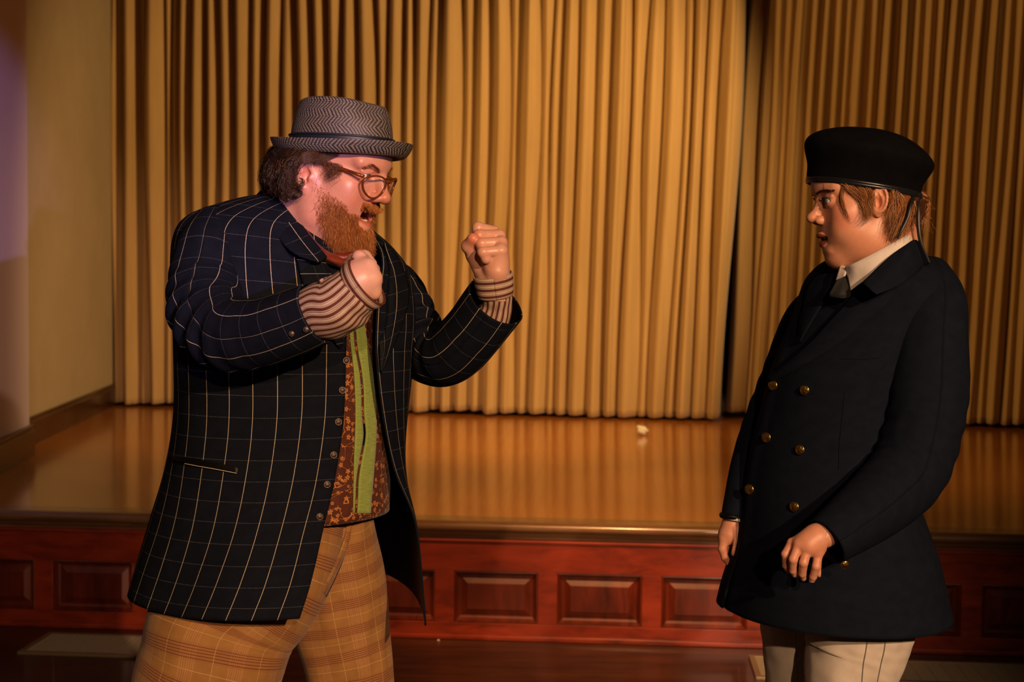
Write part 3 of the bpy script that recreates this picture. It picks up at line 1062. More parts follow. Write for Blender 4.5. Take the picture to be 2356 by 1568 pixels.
# ------------------------------------------------------------------ fabrics
def pinstripe_mat():
    t = NT('navy_windowpane_wool')
    u, v, _ = t.sep(t.uv())
    wob = t.M('MULTIPLY', t.M('SUBTRACT', t.noise(t.uv(), 6, 2), 0.5), 0.003)
    uu = t.M('ADD', u, wob); vv = t.M('ADD', v, wob)
    l1 = t.line(uu, 0.0400, 0.00100, 0.62)
    l2 = t.line(vv, 0.0400, 0.00085, 0.3)
    dots = t.M('GREATER_THAN', t.M('SINE', t.M('MULTIPLY', u, 2600)), -0.15)
    nz = t.noise(t.scale(t.uv(), (220, 30, 1)), 1.0, 2)
    l2 = t.M('MULTIPLY', t.M('MULTIPLY', l2, dots), t.M('ADD', t.M('MULTIPLY', nz, 0.9), 0.0))
    base = t.ramp(t.noise(t.uv(), 40, 4), [(0.3, (0.0040, 0.0056, 0.0100)), (0.7, (0.0062, 0.0084, 0.0145))])
    c = t.mix(t.M('MULTIPLY', l2, 0.75), base, (0.30, 0.30, 0.33))
    c = t.mix(t.M('MULTIPLY', l1, 0.95), c, (0.52, 0.43, 0.28))
    t.L(c, t.b.inputs['Base Color'])
    t.setp(Roughness=0.85)
    t.b.inputs['Specular IOR Level'].default_value = 0.10
    w = t.M('ADD', t.M('SINE', t.M('MULTIPLY', u, 4200)), t.M('SINE', t.M('MULTIPLY', v, 4200)))
    t.bump(t.M('ADD', t.M('MULTIPLY', w, 0.2), t.M('MULTIPLY', l1, 1.0)), 0.25, 0.0006)
    return t.m


def plaid_mat():
    t = NT('gold_brown_glen_plaid')
    u, v, _ = t.sep(t.uv())
    P1, P2 = 0.082, 0.056
    def band(x, P, offs, w):
        tot = None
        for o in offs:
            l = t.line(x, P, w, -o / P)
            tot = l if tot is None else t.M('MAXIMUM', tot, l)
        return tot
    hr = band(v, P2, (0.0, 0.0042, 0.0084, 0.0126, 0.0168), 0.0013)
    hb = band(v, P2, (0.008,), 0.025)
    vr = band(u, P1, (0.0, 0.0036, 0.0072, 0.0108, 0.0144, 0.018), 0.0013)
    vb = band(u, P1, (0.009,), 0.026)
    hl = band(v, P2, (0.034,), 0.0008); vl = band(u, P1, (0.048,), 0.0008)
    fine = t.M('MULTIPLY', t.M('GREATER_THAN', t.M('SINE', t.M('MULTIPLY', u, 2400)), 0.2), 0.35)
    base = t.ramp(t.noise(t.uv(), 30, 3), [(0.3, (0.27, 0.125, 0.027)), (0.7, (0.35, 0.17, 0.040))])
    c = t.mix(t.M('MULTIPLY', vb, t.M('ADD', fine, 0.05)), base, (0.56, 0.34, 0.12))
    c = t.mix(t.M('MULTIPLY', hb, 0.30), c, (0.24, 0.09, 0.022))
    c = t.mix(t.M('MULTIPLY', vr, 0.55), c, (0.26, 0.07, 0.025))
    c = t.mix(t.M('MULTIPLY', hr, 0.80), c, (0.13, 0.016, 0.010))
    c = t.mix(t.M('MULTIPLY', t.M('MAXIMUM', hl, vl), 0.75), c, (0.58, 0.38, 0.15))
    t.L(c, t.b.inputs['Base Color'])
    t.setp(Roughness=0.85, Sheen_Weight=0.1)
    return t.m


def stripe_mat(name, axis, period=0.0135):
    t = NT(name)
    u, v, _ = t.sep(t.uv())
    x = u if axis == 'u' else v
    y = v if axis == 'u' else u
    wide = t.line(x, period, period * 0.40, 0.0)
    thin1 = t.line(x, period, 0.0007, 0.33); thin2 = t.line(x, period, 0.0007, -0.33)
    stitch = t.M('MULTIPLY', t.M('MAXIMUM', t.line(x, period, 0.0010, 0.20), t.line(x, period, 0.0010, -0.20)), t.M('GREATER_THAN', t.M('SINE', t.M('MULTIPLY', y, 3600)), 0.0))
    base = t.ramp(t.noise(t.uv(), 60, 3), [(0.3, (0.50, 0.36, 0.25)), (0.7, (0.60, 0.45, 0.32))])
    c = t.mix(t.M('MAXIMUM', wide, t.M('MAXIMUM', thin1, thin2)), base, (0.100, 0.022, 0.010))
    c = t.mix(t.M('MULTIPLY', stitch, 0.6), c, (0.45, 0.30, 0.19))
    t.L(c, t.b.inputs['Base Color'])
    t.setp(Roughness=0.75)
    return t.m


def floral_mat():
    t = NT('brown_floral_brocade')
    uv = t.uv()
    n = t.noise(uv, 32, 1, 0.4, 0.8)
    vine = t.M('LESS_THAN', t.M('ABSOLUTE', t.M('SUBTRACT', n, 0.5)), 0.008)
    vo = t.n('ShaderNodeTexVoronoi', feature='F1')
    t.L(uv, vo.inputs['Vector']); vo.inputs['Scale'].default_value = 64
    d = vo.outputs['Distance']
    sub = t.n('ShaderNodeVectorMath', operation='SUBTRACT'); 
    sc = t.n('ShaderNodeVectorMath', operation='SCALE'); t.L(uv, sc.inputs[0]); sc.inputs['Scale'].default_value = 64
    t.L(sc.outputs[0], sub.inputs[0])
    scp = t.n('ShaderNodeVectorMath', operation='SCALE'); t.L(vo.outputs['Position'], scp.inputs[0]); scp.inputs['Scale'].default_value = 64
    t.L(scp.outputs[0], sub.inputs[1])
    dx, dy, _ = t.sep(sub.outputs[0])
    ang = t.M('ARCTAN2', dy, dx)
    cx, cy, cz = t.sep(vo.outputs['Color'])
    pet = t.M('ABSOLUTE', t.M('COSINE', t.M('ADD', t.M('MULTIPLY', ang, 2.5), t.M('MULTIPLY', cy, 6.0))))
    rad = t.M('MULTIPLY', t.M('ADD', t.M('MULTIPLY', t.M('POWER', pet, 0.7), 0.30), 0.03), t.M('ADD', t.M('MULTIPLY', cz, 0.5), 0.65))
    rr = t.M('SQRT', t.M('ADD', t.M('MULTIPLY', dx, dx), t.M('MULTIPLY', dy, dy)))
    fl = t.M('MULTIPLY', t.M('LESS_THAN', rr, rad), t.M('GREATER_THAN', cx, 0.30))
    hole = t.M('GREATER_THAN', rr, 0.055)
    fl = t.M('MULTIPLY', fl, hole)
    vo2 = t.n('ShaderNodeTexVoronoi', feature='F1'); t.L(t.scale(uv, (1, 0.55, 1)), vo2.inputs['Vector']); vo2.inputs['Scale'].default_value = 170
    leaf = t.M('MULTIPLY', t.M('LESS_THAN', vo2.outputs['Distance'], 0.22), t.M('LESS_THAN', t.M('ABSOLUTE', t.M('SUBTRACT', n, 0.5)), 0.045))
    m = t.M('MAXIMUM', fl, t.M('MAXIMUM', vine, leaf))
    base = t.ramp(t.noise(uv, 60, 3), [(0.3, (0.070, 0.016, 0.006)), (0.7, (0.10, 0.023, 0.008))])
    c = t.mix(t.M('MULTIPLY', m, 0.9), base, (0.56, 0.22, 0.05))
    t.L(c, t.b.inputs['Base Color'])
    t.setp(Roughness=0.55, Sheen_Weight=0.1)
    return t.m


def green_mat():
    t = NT('green_chenille')
    uv = t.uv()
    n = t.noise(t.scale(uv, (60, 900, 1)), 1.0, 3, 0.7)
    t.L(t.ramp(n, [(0.3, (0.15, 0.22, 0.035)), (0.7, (0.36, 0.46, 0.09))]), t.b.inputs['Base Color'])
    t.setp(Roughness=0.9, Sheen_Weight=0.2)
    t.bump(n, 0.5, 0.001)
    return t.m


def weave_mat():
    t = NT('woven_straw')
    u, v, _ = t.sep(t.uv())
    # rows of short dashes, shifted row by row in a slow zigzag
    row = t.M('FLOOR', t.M('DIVIDE', v, 0.0021))
    sh = t.M('MULTIPLY', t.M('PINGPONG', row, 7.0), 0.0015)
    f = t.M('FRACT', t.M('DIVIDE', t.M('ADD', t.M('ADD', u, t.M('MULTIPLY', t.noise(t.uv(), 30, 2), 0.012)), sh), 0.0068))
    g = t.M('FRACT', t.M('DIVIDE', v, 0.0021))
    # dash slants a little
    f2 = t.M('FRACT', t.M('ADD', f, t.M('MULTIPLY', g, 0.18)))
    dash = t.M('MULTIPLY', t.M('LESS_THAN', f2, 0.60), t.M('MULTIPLY', t.M('GREATER_THAN', g, 0.22), t.M('LESS_THAN', g, 0.80)))
    n = t.noise(t.uv(), 14, 3)
    n2 = t.noise(t.scale(t.uv(), (130, 370, 1)), 1.0, 1)
    straw = t.mix(t.ramp(n, [(0.35, (0, 0, 0)), (0.65, (1, 1, 1))]), (0.44, 0.40, 0.35), (0.50, 0.40, 0.25))
    straw = t.mix(t.M('MULTIPLY', n2, 0.8), straw, (0.08, 0.07, 0.06))
    c = t.mix(dash, (0.010, 0.009, 0.011), straw)
    t.L(c, t.b.inputs['Base Color'])
    t.setp(Roughness=0.6)
    t.bump(dash, 0.6, 0.001)
    return t.m


def twill(name, c1, c2, rough=0.85, sheen=0.1, spec=0.3):
    t = NT(name)
    t.b.inputs['Specular IOR Level'].default_value = spec
    t.L(t.ramp(t.noise(t.uv(), 45, 4), [(0.3, c1), (0.7, c2)]), t.b.inputs['Base Color'])
    t.setp(Roughness=rough, Sheen_Weight=sheen)
    u, v, _ = t.sep(t.uv())
    t.bump(t.M('SINE', t.M('MULTIPLY', t.M('ADD', u, v), 3600)), 0.2, 0.0004)
    return t.m


def skin_mat(name, sweat=0.0):
    t = NT(name)
    at = t.n('ShaderNodeVertexColor', layer_name='Col')
    g = t.obj()
    n = t.noise(g, 260, 3, 0.6)
    c = t.mix(0.12, at.outputs[0], t.ramp(n, [(0.3, (0.40, 0.13, 0.08)), (0.7, (0.85, 0.55, 0.40))]), 'OVERLAY')
    t.L(c, t.b.inputs['Base Color'])
    rg = t.noise(g, 45, 2)
    t.setp(Roughness=t.M('ADD', t.M('MULTIPLY', rg, 0.25), 0.22 if sweat else 0.33))
    t.b.inputs['Subsurface Weight'].default_value = 0.12
    t.b.inputs['Subsurface Radius'].default_value = (0.010, 0.004, 0.002)
    t.b.inputs['Subsurface Scale'].default_value = 1.0
    nb = t.noise(g, 900, 2)
    if sweat:
        vo = t.n('ShaderNodeTexVoronoi'); t.L(g, vo.inputs['Vector']); vo.inputs['Scale'].default_value = 640
        dr = t.M('MULTIPLY', t.M('LESS_THAN', vo.outputs['Distance'], 0.16), t.M('GREATER_THAN', t.noise(g, 30, 2), 0.52))
        nb = t.M('ADD', nb, t.M('MULTIPLY', dr, 2.0))
    t.bump(nb, 0.22, 0.0006)
    return t.m


def hair_mat(name, rough=0.35):
    t = NT(name)
    at = t.n('ShaderNodeVertexColor', layer_name='Col')
    t.L(at.outputs[0], t.b.inputs['Base Color'])
    t.setp(Roughness=rough)
    t.b.inputs['Specular IOR Level'].default_value = 0.6
    return t.m


M_JACKET = pinstripe_mat()
M_LINING = twill('black_lining', (0.0022, 0.0018, 0.0014), (0.004, 0.003, 0.002), 0.45, 0.0, 0.25)
M_PLAID = plaid_mat()
M_STRIPE_U = stripe_mat('striped_shirt_cloth', 'u')
M_STRIPE_V = stripe_mat('striped_cuff_cloth', 'v')
M_FLORAL = floral_mat()
M_GREEN = green_mat()
M_WEAVE = weave_mat()
M_REDSHIRT = twill('rust_red_cloth', (0.15, 0.020, 0.009), (0.24, 0.036, 0.014), 0.6)
M_SKIN_M = skin_mat('skin_fair', 1.0)
M_SKIN_F = skin_mat('skin_warm')
M_HAIR = hair_mat('hair')
M_EYE = NT('eyeball'); _a = M_EYE.n('ShaderNodeVertexColor', layer_name='Col'); M_EYE.L(_a.outputs[0], M_EYE.b.inputs['Base Color']); M_EYE.setp(Roughness=0.06); M_EYE = M_EYE.m
M_NAVY = twill('navy_wool', (0.0040, 0.0062, 0.0120), (0.0062, 0.0090, 0.0165), 0.85, 0.0, 0.08)
M_BLACKFELT = twill('black_felt', (0.0024, 0.0026, 0.0034), (0.0038, 0.0040, 0.0050), 0.9, 0.0, 0.06)
M_LEATHER = plain('black_leather', (0.008, 0.009, 0.010), 0.30)
M_RIBBON = plain('black_ribbon', (0.010, 0.009, 0.009), 0.42)
M_GOLD = plain('gold_metal', (0.80, 0.50, 0.13), 0.28, 1.0)
M_HORN = plain('dark_brown_button', (0.060, 0.038, 0.026), 0.35, 0.6)
M_WHITESHIRT = twill('white_shirt', (0.60, 0.56, 0.49), (0.68, 0.64, 0.57), 0.75)
M_TIE = twill('black_tie', (0.007, 0.008, 0.007), (0.012, 0.013, 0.010), 0.7)
M_WHITEPANT = twill('off_white_cotton', (0.50, 0.44, 0.35), (0.58, 0.52, 0.42), 0.8)
M_SEAM = plain('grey_stitching', (0.13, 0.12, 0.10), 0.9)
M_HATBAND = plain('hat_band_navy', (0.010, 0.013, 0.020), 0.5)
M_CORD = plain('pale_cord', (0.36, 0.34, 0.32), 0.6)
M_TEETH = plain('teeth', (0.72, 0.62, 0.48), 0.2)
M_TONGUE = plain('tongue', (0.38, 0.08, 0.05), 0.3)
M_FRAME = plain('tortoiseshell_frame', (0.20, 0.045, 0.012), 0.18, 0.0, 0.6, Transmission_Weight=0.25)
_t = NT('lens_glass'); _t.setp(Base_Color=(0.9, 0.85, 0.8), Roughness=0.02, Alpha=0.035); M_LENS = _t.m
M_SHOE = plain('black_shoe_leather', (0.01, 0.009, 0.008), 0.3)


# ------------------------------------------------------------------ garment helpers
def proj(p):
    p = np.asarray(p, float) - CAMP
    z = p @ _f
    return np.stack([CX + FPX * (p @ _cx) / z, CY - FPX * (p @ _cu) / z], -1)


class Torso:
    """stack of oval sections; s = towards the wearer's right, f = the way the chest faces"""
    def __init__(s, right, face, Yc):
        s.r = np.array(right, float); s.f = np.array(face, float); s.Yc = Yc

    def ring(s, C, w, t, tilt, ph, sq=1.0):
        ph = np.asarray(ph, float)
        sn, cs = np.sin(ph), np.cos(ph)
        sn2 = np.sign(sn) * np.abs(sn) ** sq; cs2 = np.sign(cs) * np.abs(cs) ** sq
        return np.asarray(C) + w * sn2[:, None] * s.r + t * cs2[:, None] * s.f + np.array([0, 0, 1.0]) * (tilt * sn)[:, None]

    def fit(s, z, L, R, ratio, tilt=0.0, Yc=None, sq=1.0):
        Yc = s.Yc if Yc is None else Yc
        ph = np.linspace(0, 2 * np.pi, 90)
        cx = (L + R) / 2; w = (R - L) / 2 * Yc / FPX
        for _ in range(12):
            k = (cx - CX) / FPX
            C = np.array([k * Yc, Yc, z])
            q = proj(s.ring(C, w, w * ratio, tilt, ph, sq))[:, 0]
            l, r = q.min(), q.max()
            cx += ((L + R) - (l + r)) / 2
            w *= (R - L) / (r - l)
        return C, w, w * ratio, tilt


def phi_at(T, row, px, lo, hi, sq=1.0):
    ph = np.radians(np.linspace(lo, hi, 200))
    q = proj(T.ring(*row[:4], ph, sq))[:, 0]
    return float(ph[np.argmin(np.abs(q - px))])


from mathutils.bvhtree import BVHTree


def bvh_of(*objs):
    V, F = [], []
    n = 0
    for o in objs:
        base = np.array(world_loc(o))
        vs = [tuple(np.array(v.co) + base) for v in o.data.vertices]
        V += vs
        F += [tuple(i + n for i in p.vertices) for p in o.data.polygons]
        n += len(vs)
    return BVHTree.FromPolygons(V, F)


def on(bvh, px, py, off=0.004, Yd=None, along=None):
    r = Vector(ray(px, py)); r.normalize()
    hit = bvh.ray_cast(Vector(CAMP), r)
    if hit[0] is None:
        if Yd is None:
            nr = bvh.find_nearest(Vector(P(px, py, 2.6)))
            return np.array(nr[0]) + off * np.array([0, -1, 0])
        return P(px, py, Yd)
    n = hit[1]
    if n.dot(r) > 0: n = -n
    nn = np.array(n) * 0.5 - np.array(r) * 0.5
    nn /= np.linalg.norm(nn)
    return np.array(hit[0]) + nn * off


def resample(poly, n):
    return cr(np.array(poly, float), n)


def patch(name, bvh, e1, e2, nv, nu, off1, off2, mat, parent, thick=0.0025, bulge=0.0, Yd=None, uvf=None, smooth_it=6, mats=None):
    """sheet lying on a surface between two pixel-space edges; off = stand-off at edge 1 / 2"""
    a = resample(e1, nv); b = resample(e2, nv)
    G = np.zeros((nv, nu, 3))
    for i in range(nv):
        for j in range(nu):
            t = j / (nu - 1)
            q = a[i] * (1 - t) + b[i] * t
            o_ = off1 * (1 - t) + off2 * t + bulge * math.sin(math.pi * t)
            G[i, j] = on(bvh, q[0], q[1], o_, Yd)
    # relax steps in depth so the sheet hangs smoothly
    for _ in range(smooth_it):
        H = G.copy()
        H[1:-1, :] += 0.25 * (G[:-2, :] + G[2:, :] - 2 * G[1:-1, :])
        H[:, 1:-1] += 0.25 * (G[:, :-2] + G[:, 2:] - 2 * G[:, 1:-1])
        d = H - G
        # only move along the viewing depth, never sideways
        dirs = (G - CAMP); dirs /= np.linalg.norm(dirs, axis=2, keepdims=True)
        G = G + dirs * (d * dirs).sum(2, keepdims=True)
    return grid_obj(name, G, mat, parent, thick=thick, offset=0.0, uvf=uvf, mats=mats)


def button(parent, pos, nrm, r, mat, name='button', label=None, h=0.35, relief=True):
    n = np.array(nrm, float); n /= np.linalg.norm(n)
    a = np.cross(n, [0, 0, 1.0]); a /= np.linalg.norm(a); b = np.cross(n, a)
    prof = [(0.0, h * 1.0), (0.25, h * 0.97), (0.5, h * 0.88), (0.72, h * 0.7), (0.80, h * 0.60), (0.86, h * 0.68), (0.95, h * 0.6), (1.0, h * 0.3), (0.96, 0.0), (0.3, -0.1)]
    K = 28
    V = []
    for i, (rr, hh) in enumerate(prof):
        for k in range(K):
            t = 2 * math.pi * k / K
            q = hh
            if relief and 0.1 < rr < 0.76: q += h * 0.13 * math.sin(t * 5 + rr * 9) * math.sin(rr * 14)
            V.append(np.array(pos) + r * (rr * math.cos(t) * a + rr * math.sin(t) * b) + n * r * q)
    o = mesh_obj(name, np.array(V), grid_faces(len(prof), K, True), mat, parent)
    if label: o['label'] = label
    return o


def strands(name, guides, n, spread, rad, colors, mat, parent, K=9, wave=0.0, wfreq=3.0, seed=1, sides=3, flick=0.0, tip=0.15, taper_spread=1.0, lmin=0.7):
    """guides: (G,K0,3) ordered neighbours; every strand blends two neighbouring guides"""
    rg = np.random.default_rng(seed)
    g = np.array([cr(np.array(q, float), K) for q in guides])
    G_ = len(g)
    s = rg.uniform(0, G_ - 1, n) if G_ > 1 else np.zeros(n)
    i = np.minimum(s.astype(int), max(G_ - 2, 0)); f = (s - i)[:, None, None]
    p = g[i] * (1 - f) + g[np.minimum(i + 1, G_ - 1)] * f
    t = np.linspace(0, 1, K)
    off = rg.normal(0, 1, (n, 3)) * spread
    p = p + off[:, None, :] * (1 + (taper_spread - 1) * t)[None, :, None]
    if wave:
        ph = rg.uniform(0, 6.28, (n, 3)); fr = wfreq * rg.uniform(0.7, 1.3, (n, 1))
        for k in range(3):
            p[:, :, k] += wave * (0.2 + t)[None, :] * np.sin(fr * 6.28 * t[None, :] + ph[:, k:k + 1] * 0.35 + s[:, None] * 2.1)
    if flick:
        p += rg.normal(0, 1, (n, 1, 3)) * flick * (t ** 2)[None, :, None]
    ln = rg.uniform(lmin, 1.0, n)
    # shorten strands a little at random
    pp = np.empty_like(p)
    for k in range(K):
        x = t[k] * ln * (K - 1); a = np.minimum(x.astype(int), K - 2); ff = (x - a)[:, None]
        pp[:, k] = p[np.arange(n), a] * (1 - ff) + p[np.arange(n), a + 1] * ff
    r = rad * (1 - (1 - tip) * t ** 1.5)
    c = np.array(colors); ci = rg.integers(0, len(c), n)
    cc = c[ci] * rg.uniform(0.75, 1.25, (n, 1))
    return wires(name, pp, r, mat, parent, sides, cc)
# ================================================================== THE MAN
def pw(px, py, Y):
    return P(px, py, Y)


man = empty('person', (-0.42, 2.78, 0.0), 'person in navy windowpane jacket, woven trilby and plaid trousers with both fists raised', 'person')
HM = P(771, 381, 2.72)
RM = rotmat((math.cos(0.37), -math.sin(0.37)), math.radians(15))
toW = lambda q: HM + np.asarray(q, float) @ RM.T
V, Q, EP = make_head('m')
VC = head_colors(V, 'm')
headV, headQ = V, Q
HH = P(785, 343, 2.715)
RH = rotmat((math.cos(0.37), -math.sin(0.37)), math.radians(3.0), math.radians(-1))
headW = tuck(toW(V), HH, RH, 0.1015, 0.083, -0.008, [(-0.008, 0.97), (0.01, 0.93), (0.04, 0.86), (0.055, 0.7)])
parts_V, parts_Q, parts_C = [headW], [Q], [VC]


def add_part(V, Q, C):
    n = sum(len(v) for v in parts_V)
    parts_V.append(V); parts_Q.append(Q + n); parts_C.append(C)


SKIN = np.array([0.70, 0.40, 0.29])


def skin_cols(V, base, seed=2, red=(0.62, 0.22, 0.13), amt=0.2):
    n = vnoise(V, 90, seed, 3)
    return lerp3(np.tile(base, (len(V), 1)), red, np.clip(amt + amt * n, 0, 1))


# hidden body under the clothes: torso, arms, legs in one blended volume
F = Field((-1.05, 2.25, -0.02), (0.12, 3.2, 1.62), 0.009)
c = lambda px, py, Y: P(px, py, Y)
F.ell(c(680, 700, 2.83), (0.150, 0.095, 0.17), 0.04)
F.ell(c(660, 950, 2.83), (0.140, 0.095, 0.20), 0.04)
F.ell(c(650, 1180, 2.83), (0.125, 0.10, 0.12), 0.04)
F.cone(c(695, 570, 2.80), c(690, 700, 2.82), 0.075, 0.10, 0.04)
F.chain([c(505, 560, 2.70), c(480, 640, 2.63), c(500, 735, 2.56), c(620, 762, 2.47), c(735, 718, 2.41), c(800, 672, 2.385)], [.040, .045, .040, .038, .032, .028], 0.02)
F.chain([c(880, 640, 2.93), c(925, 700, 2.91), c(978, 815, 2.87), c(1035, 815, 2.82), c(1126, 738, 2.745), c(1142, 668, 2.722)], [.030, .030, .028, .028, .022, .024], 0.015)
F.chain([c(600, 1240, 2.74), c(520, 1500, 2.69), c(425, 1790, 2.72), c(355, 2310, 2.80)], [.09, .075, .055, .04], 0.03)
F.chain([c(745, 1240, 2.84), c(800, 1500, 2.85), c(850, 1790, 2.83), c(865, 2270, 2.86)], [.065, .055, .050, .04], 0.02)
bV, bQ = F.mesh()
bV = smooth_mesh(bV, bQ, 2)
add_part(bV, bQ, skin_cols(bV, SKIN))

# raised far fist, seen from the little-finger side
F = Field(c(1045, 690, 2.80) - [0, 0.16, 0], c(1195, 495, 2.64) + [0, 0.18, 0.0], 0.0012)
q = lambda px, py, d: P(px, py, 2.70 + d)
k = 1 / 1212.0
F.chain([q(1142, 690, .015), q(1141, 640, .008), q(1141, 600, .002)], [28 * k, 29 * k, 30 * k], 0.012)
F.cone(q(1143, 622, -.010), q(1150, 575, -.012), 26 * k, 17 * k, 0.012)
F.cone(q(1120, 640, .012), q(1104, 600, .018), 22 * k, 19 * k, 0.012)
mcp = [q(1136, 533, .040), q(1149, 542, .018), q(1153, 557, -.006), q(1152, 577, -.024)]
pip = [q(1100, 524, .022), q(1102, 541, .000), q(1107, 560, -.016), q(1111, 580, -.032)]
dip = [q(1099, 550, .018), q(1104, 562, .004), q(1110, 578, -.012), q(1118, 595, -.028)]
tip = [q(1118, 560, .026), q(1124, 571, .010), q(1128, 583, -.006), q(1130, 591, -.016)]
for j in range(4):
    F.cone(q(1141, 610, .006 - j * .004), mcp[j], 24 * k, 15 * k, 0.010)
for j in range(4):
    r1, r2, r3 = [(14, 13.5, 12), (14, 13.5, 12), (13.5, 13, 11.5), (13, 12.5, 11)][j]
    G_ = F.like()
    G_.chain([mcp[j], pip[j], dip[j], tip[j]], [r1 * k, r2 * k, r3 * k, (r3 - 1) * k], 0.004)
    F.merge(G_, 0.0022)
G_ = F.like()
G_.chain([q(1108, 622, .020), q(1090, 588, .016), q(1078, 566, .002), q(1088, 549, -.014)], [20 * k, 17 * k, 15.5 * k, 13.5 * k], 0.006)
F.merge(G_, 0.004)
hV, hQ = F.mesh(); hV = smooth_mesh(hV, hQ, 2)
C_ = skin_cols(hV, (0.74, 0.44, 0.32), 4)
tp = q(1088, 549, -.018)
C_ = lerp3(C_, (0.66, 0.16, 0.08), 0.85 * np.exp(-((np.linalg.norm(hV - tp, axis=1)) / 0.014) ** 2))
add_part(hV, hQ, C_)

# near fist at the chest, back of the hand to the camera
F = Field(c(770, 740, 2.30), c(900, 550, 2.30) + [0.02, 0.19, 0.02], 0.0013)
q = lambda px, py, d: P(px, py, 2.385 + d)
k = 1 / 1370.0
F.chain([q(770, 695, .01), q(806, 662, .0), q(830, 642, .0)], [34 * k, 34 * k, 36 * k], 0.015)
mcp = [q(826, 592, .020), q(850, 612, .004), q(862, 641, -.002), q(860, 672, .006)]
pip = [q(838, 600, .060), q(860, 620, .050), q(866, 646, .044), q(860, 674, .044)]
dip = [q(815, 618, .070), q(835, 630, .064), q(838, 650, .058), q(836, 672, .054)]
tip = [q(805, 630, .050), q(820, 640, .046), q(822, 655, .040), q(824, 672, .038)]
for j in range(4):
    F.cone(q(822, 645, .004), mcp[j], 30 * k, 17 * k, 0.016)
for j in range(4):
    F.chain([mcp[j], pip[j], dip[j], tip[j]], [16 * k, 14 * k, 12 * k, 11 * k], 0.003)
F.chain([q(800, 625, .03), q(815, 600, .05), q(838, 590, .078), q(856, 606, .082)], [20 * k, 16 * k, 14 * k, 12 * k], 0.008)
hV, hQ = F.mesh(); hV = smooth_mesh(hV, hQ, 2)
add_part(hV, hQ, skin_cols(hV, (0.76, 0.47, 0.36), 6, amt=0.14))
body = mesh_obj('body', np.concatenate(parts_V), np.concatenate(parts_Q), M_SKIN_M, man, cols=np.concatenate(parts_C))

# eyes
for s in (1, -1):
    eyeball('eye', toW([EP['eye'][0], s * EP['eye'][1], EP['eye'][2]]), RM @ np.array([1, 0.0, 0.12]), man, (0.10, 0.12, 0.10), M_EYE)

hb = BVHTree.FromPolygons([tuple(v) for v in headV], [tuple(f) for f in headQ])


def surf(bv, p, off):
    loc, n, _, _ = bv.find_nearest(Vector([float(x) for x in p]))
    return np.array(loc) + np.array(n) * off


# teeth and tongue
tt = []
TF = Field((0.05, -0.03, -0.11), (0.105, 0.03, -0.06), 0.0008)
for i in range(8):
    a = (i - 3.5) * 0.20
    TF.ell((0.062 + 0.028 * math.cos(a) , 0.030 * math.sin(a) * 0.62, -0.0870), (0.0028, 0.0024, 0.0050), 0.0004)
v_, q_ = TF.mesh()
mesh_obj('teeth', toW(v_), q_, M_TEETH, man)
TF = Field((0.02, -0.03, -0.12), (0.105, 0.03, -0.06), 0.0015)
TF.ell((0.060, 0, -0.087), (0.028, 0.017, 0.009), 0.002)
v_, q_ = TF.mesh()
mesh_obj('tongue', toW(v_), q_, M_TONGUE, man)

# ---- hair under the hat
HB = [(0.050, 0.020, 0.007), (0.026, 0.011, 0.004), (0.12, 0.050, 0.016), (0.014, 0.007, 0.004)]
F = Field(c(590, 470, 2.80) - [0, .2, 0], c(760, 330, 2.80) + [0, .12, 0], 0.003)
F.ell(c(668, 392, 2.73), (0.040, 0.068, 0.052), 0.01)
F.ell(c(650, 408, 2.70), (0.026, 0.050, 0.034), 0.02)
F.ell(c(694, 362, 2.70), (0.046, 0.068, 0.028), 0.02)
v_, q_ = F.mesh()
v_ = v_ + 0.003 * vnoise(v_, 160, 9, 3)[:, None] * normals_of(v_, q_)
hair = mesh_obj('hair', v_, q_, M_HAIR, man, cols=np.tile((0.022, 0.010, 0.005), (len(v_), 1)))
g = [[c(640, 345, 2.83), c(615, 380, 2.80), c(617, 415, 2.78), c(636, 445, 2.77)],
     [c(628, 345, 2.76), c(612, 378, 2.74), c(611, 412, 2.73), c(628, 442, 2.72)],
     [c(650, 345, 2.70), c(628, 382, 2.675), c(632, 418, 2.665), c(652, 446, 2.66)],
     [c(676, 345, 2.66), c(654, 386, 2.640), c(657, 420, 2.635), c(676, 450, 2.63)],
     [c(692, 345, 2.645), c(668, 378, 2.625), c(660, 410, 2.620), c(668, 440, 2.625)],
     [c(716, 345, 2.64), c(692, 360, 2.618), c(676, 382, 2.612), c(672, 410, 2.615)]]
strands('hair_strands', g, 2400, 0.0034, 0.00050, HB, M_HAIR, hair, K=18, wave=0.0080, wfreq=1.9, seed=3, flick=0.004, tip=0.3, lmin=0.75)
# loose curls at the nape and ear
def curl(p0, dirv, r, turns, drop, n=20):
    t = np.linspace(0, 1, n)
    ax = np.array(dirv, float)
    return np.array(p0) + np.stack([r * np.sin(turns * 6.28 * t) * (1 - 0.3 * t), 0.002 * np.sin(9 * t), -drop * t - r * (1 - np.cos(turns * 6.28 * t)) * 0.5], 1) + ax * t[:, None]
cu = []
rr_ = random.Random(4)
for (x0, y0, Y0, sgn, rad) in ((668, 425, 2.63, 1, .010), (682, 432, 2.628, 1, .008), (655, 430, 2.64, -1, .007), (640, 432, 2.67, 1, .006), (690, 412, 2.612, 1, .005), (672, 440, 2.63, -1, .009)):
    for j in range(16):
        cu.append(curl(c(x0 + rr_.uniform(-4, 4), y0 + rr_.uniform(-4, 4), Y0 + rr_.uniform(-.004, .004)), (0.003 * sgn, 0, 0), sgn * rad * rr_.uniform(.8, 1.2), rr_.uniform(.8, 1.1), 0.016))
wires('neck_curls', cu, 0.00048, M_HAIR, hair, 3, cols=np.array([HB[rr_.randrange(4)] for _ in cu]))
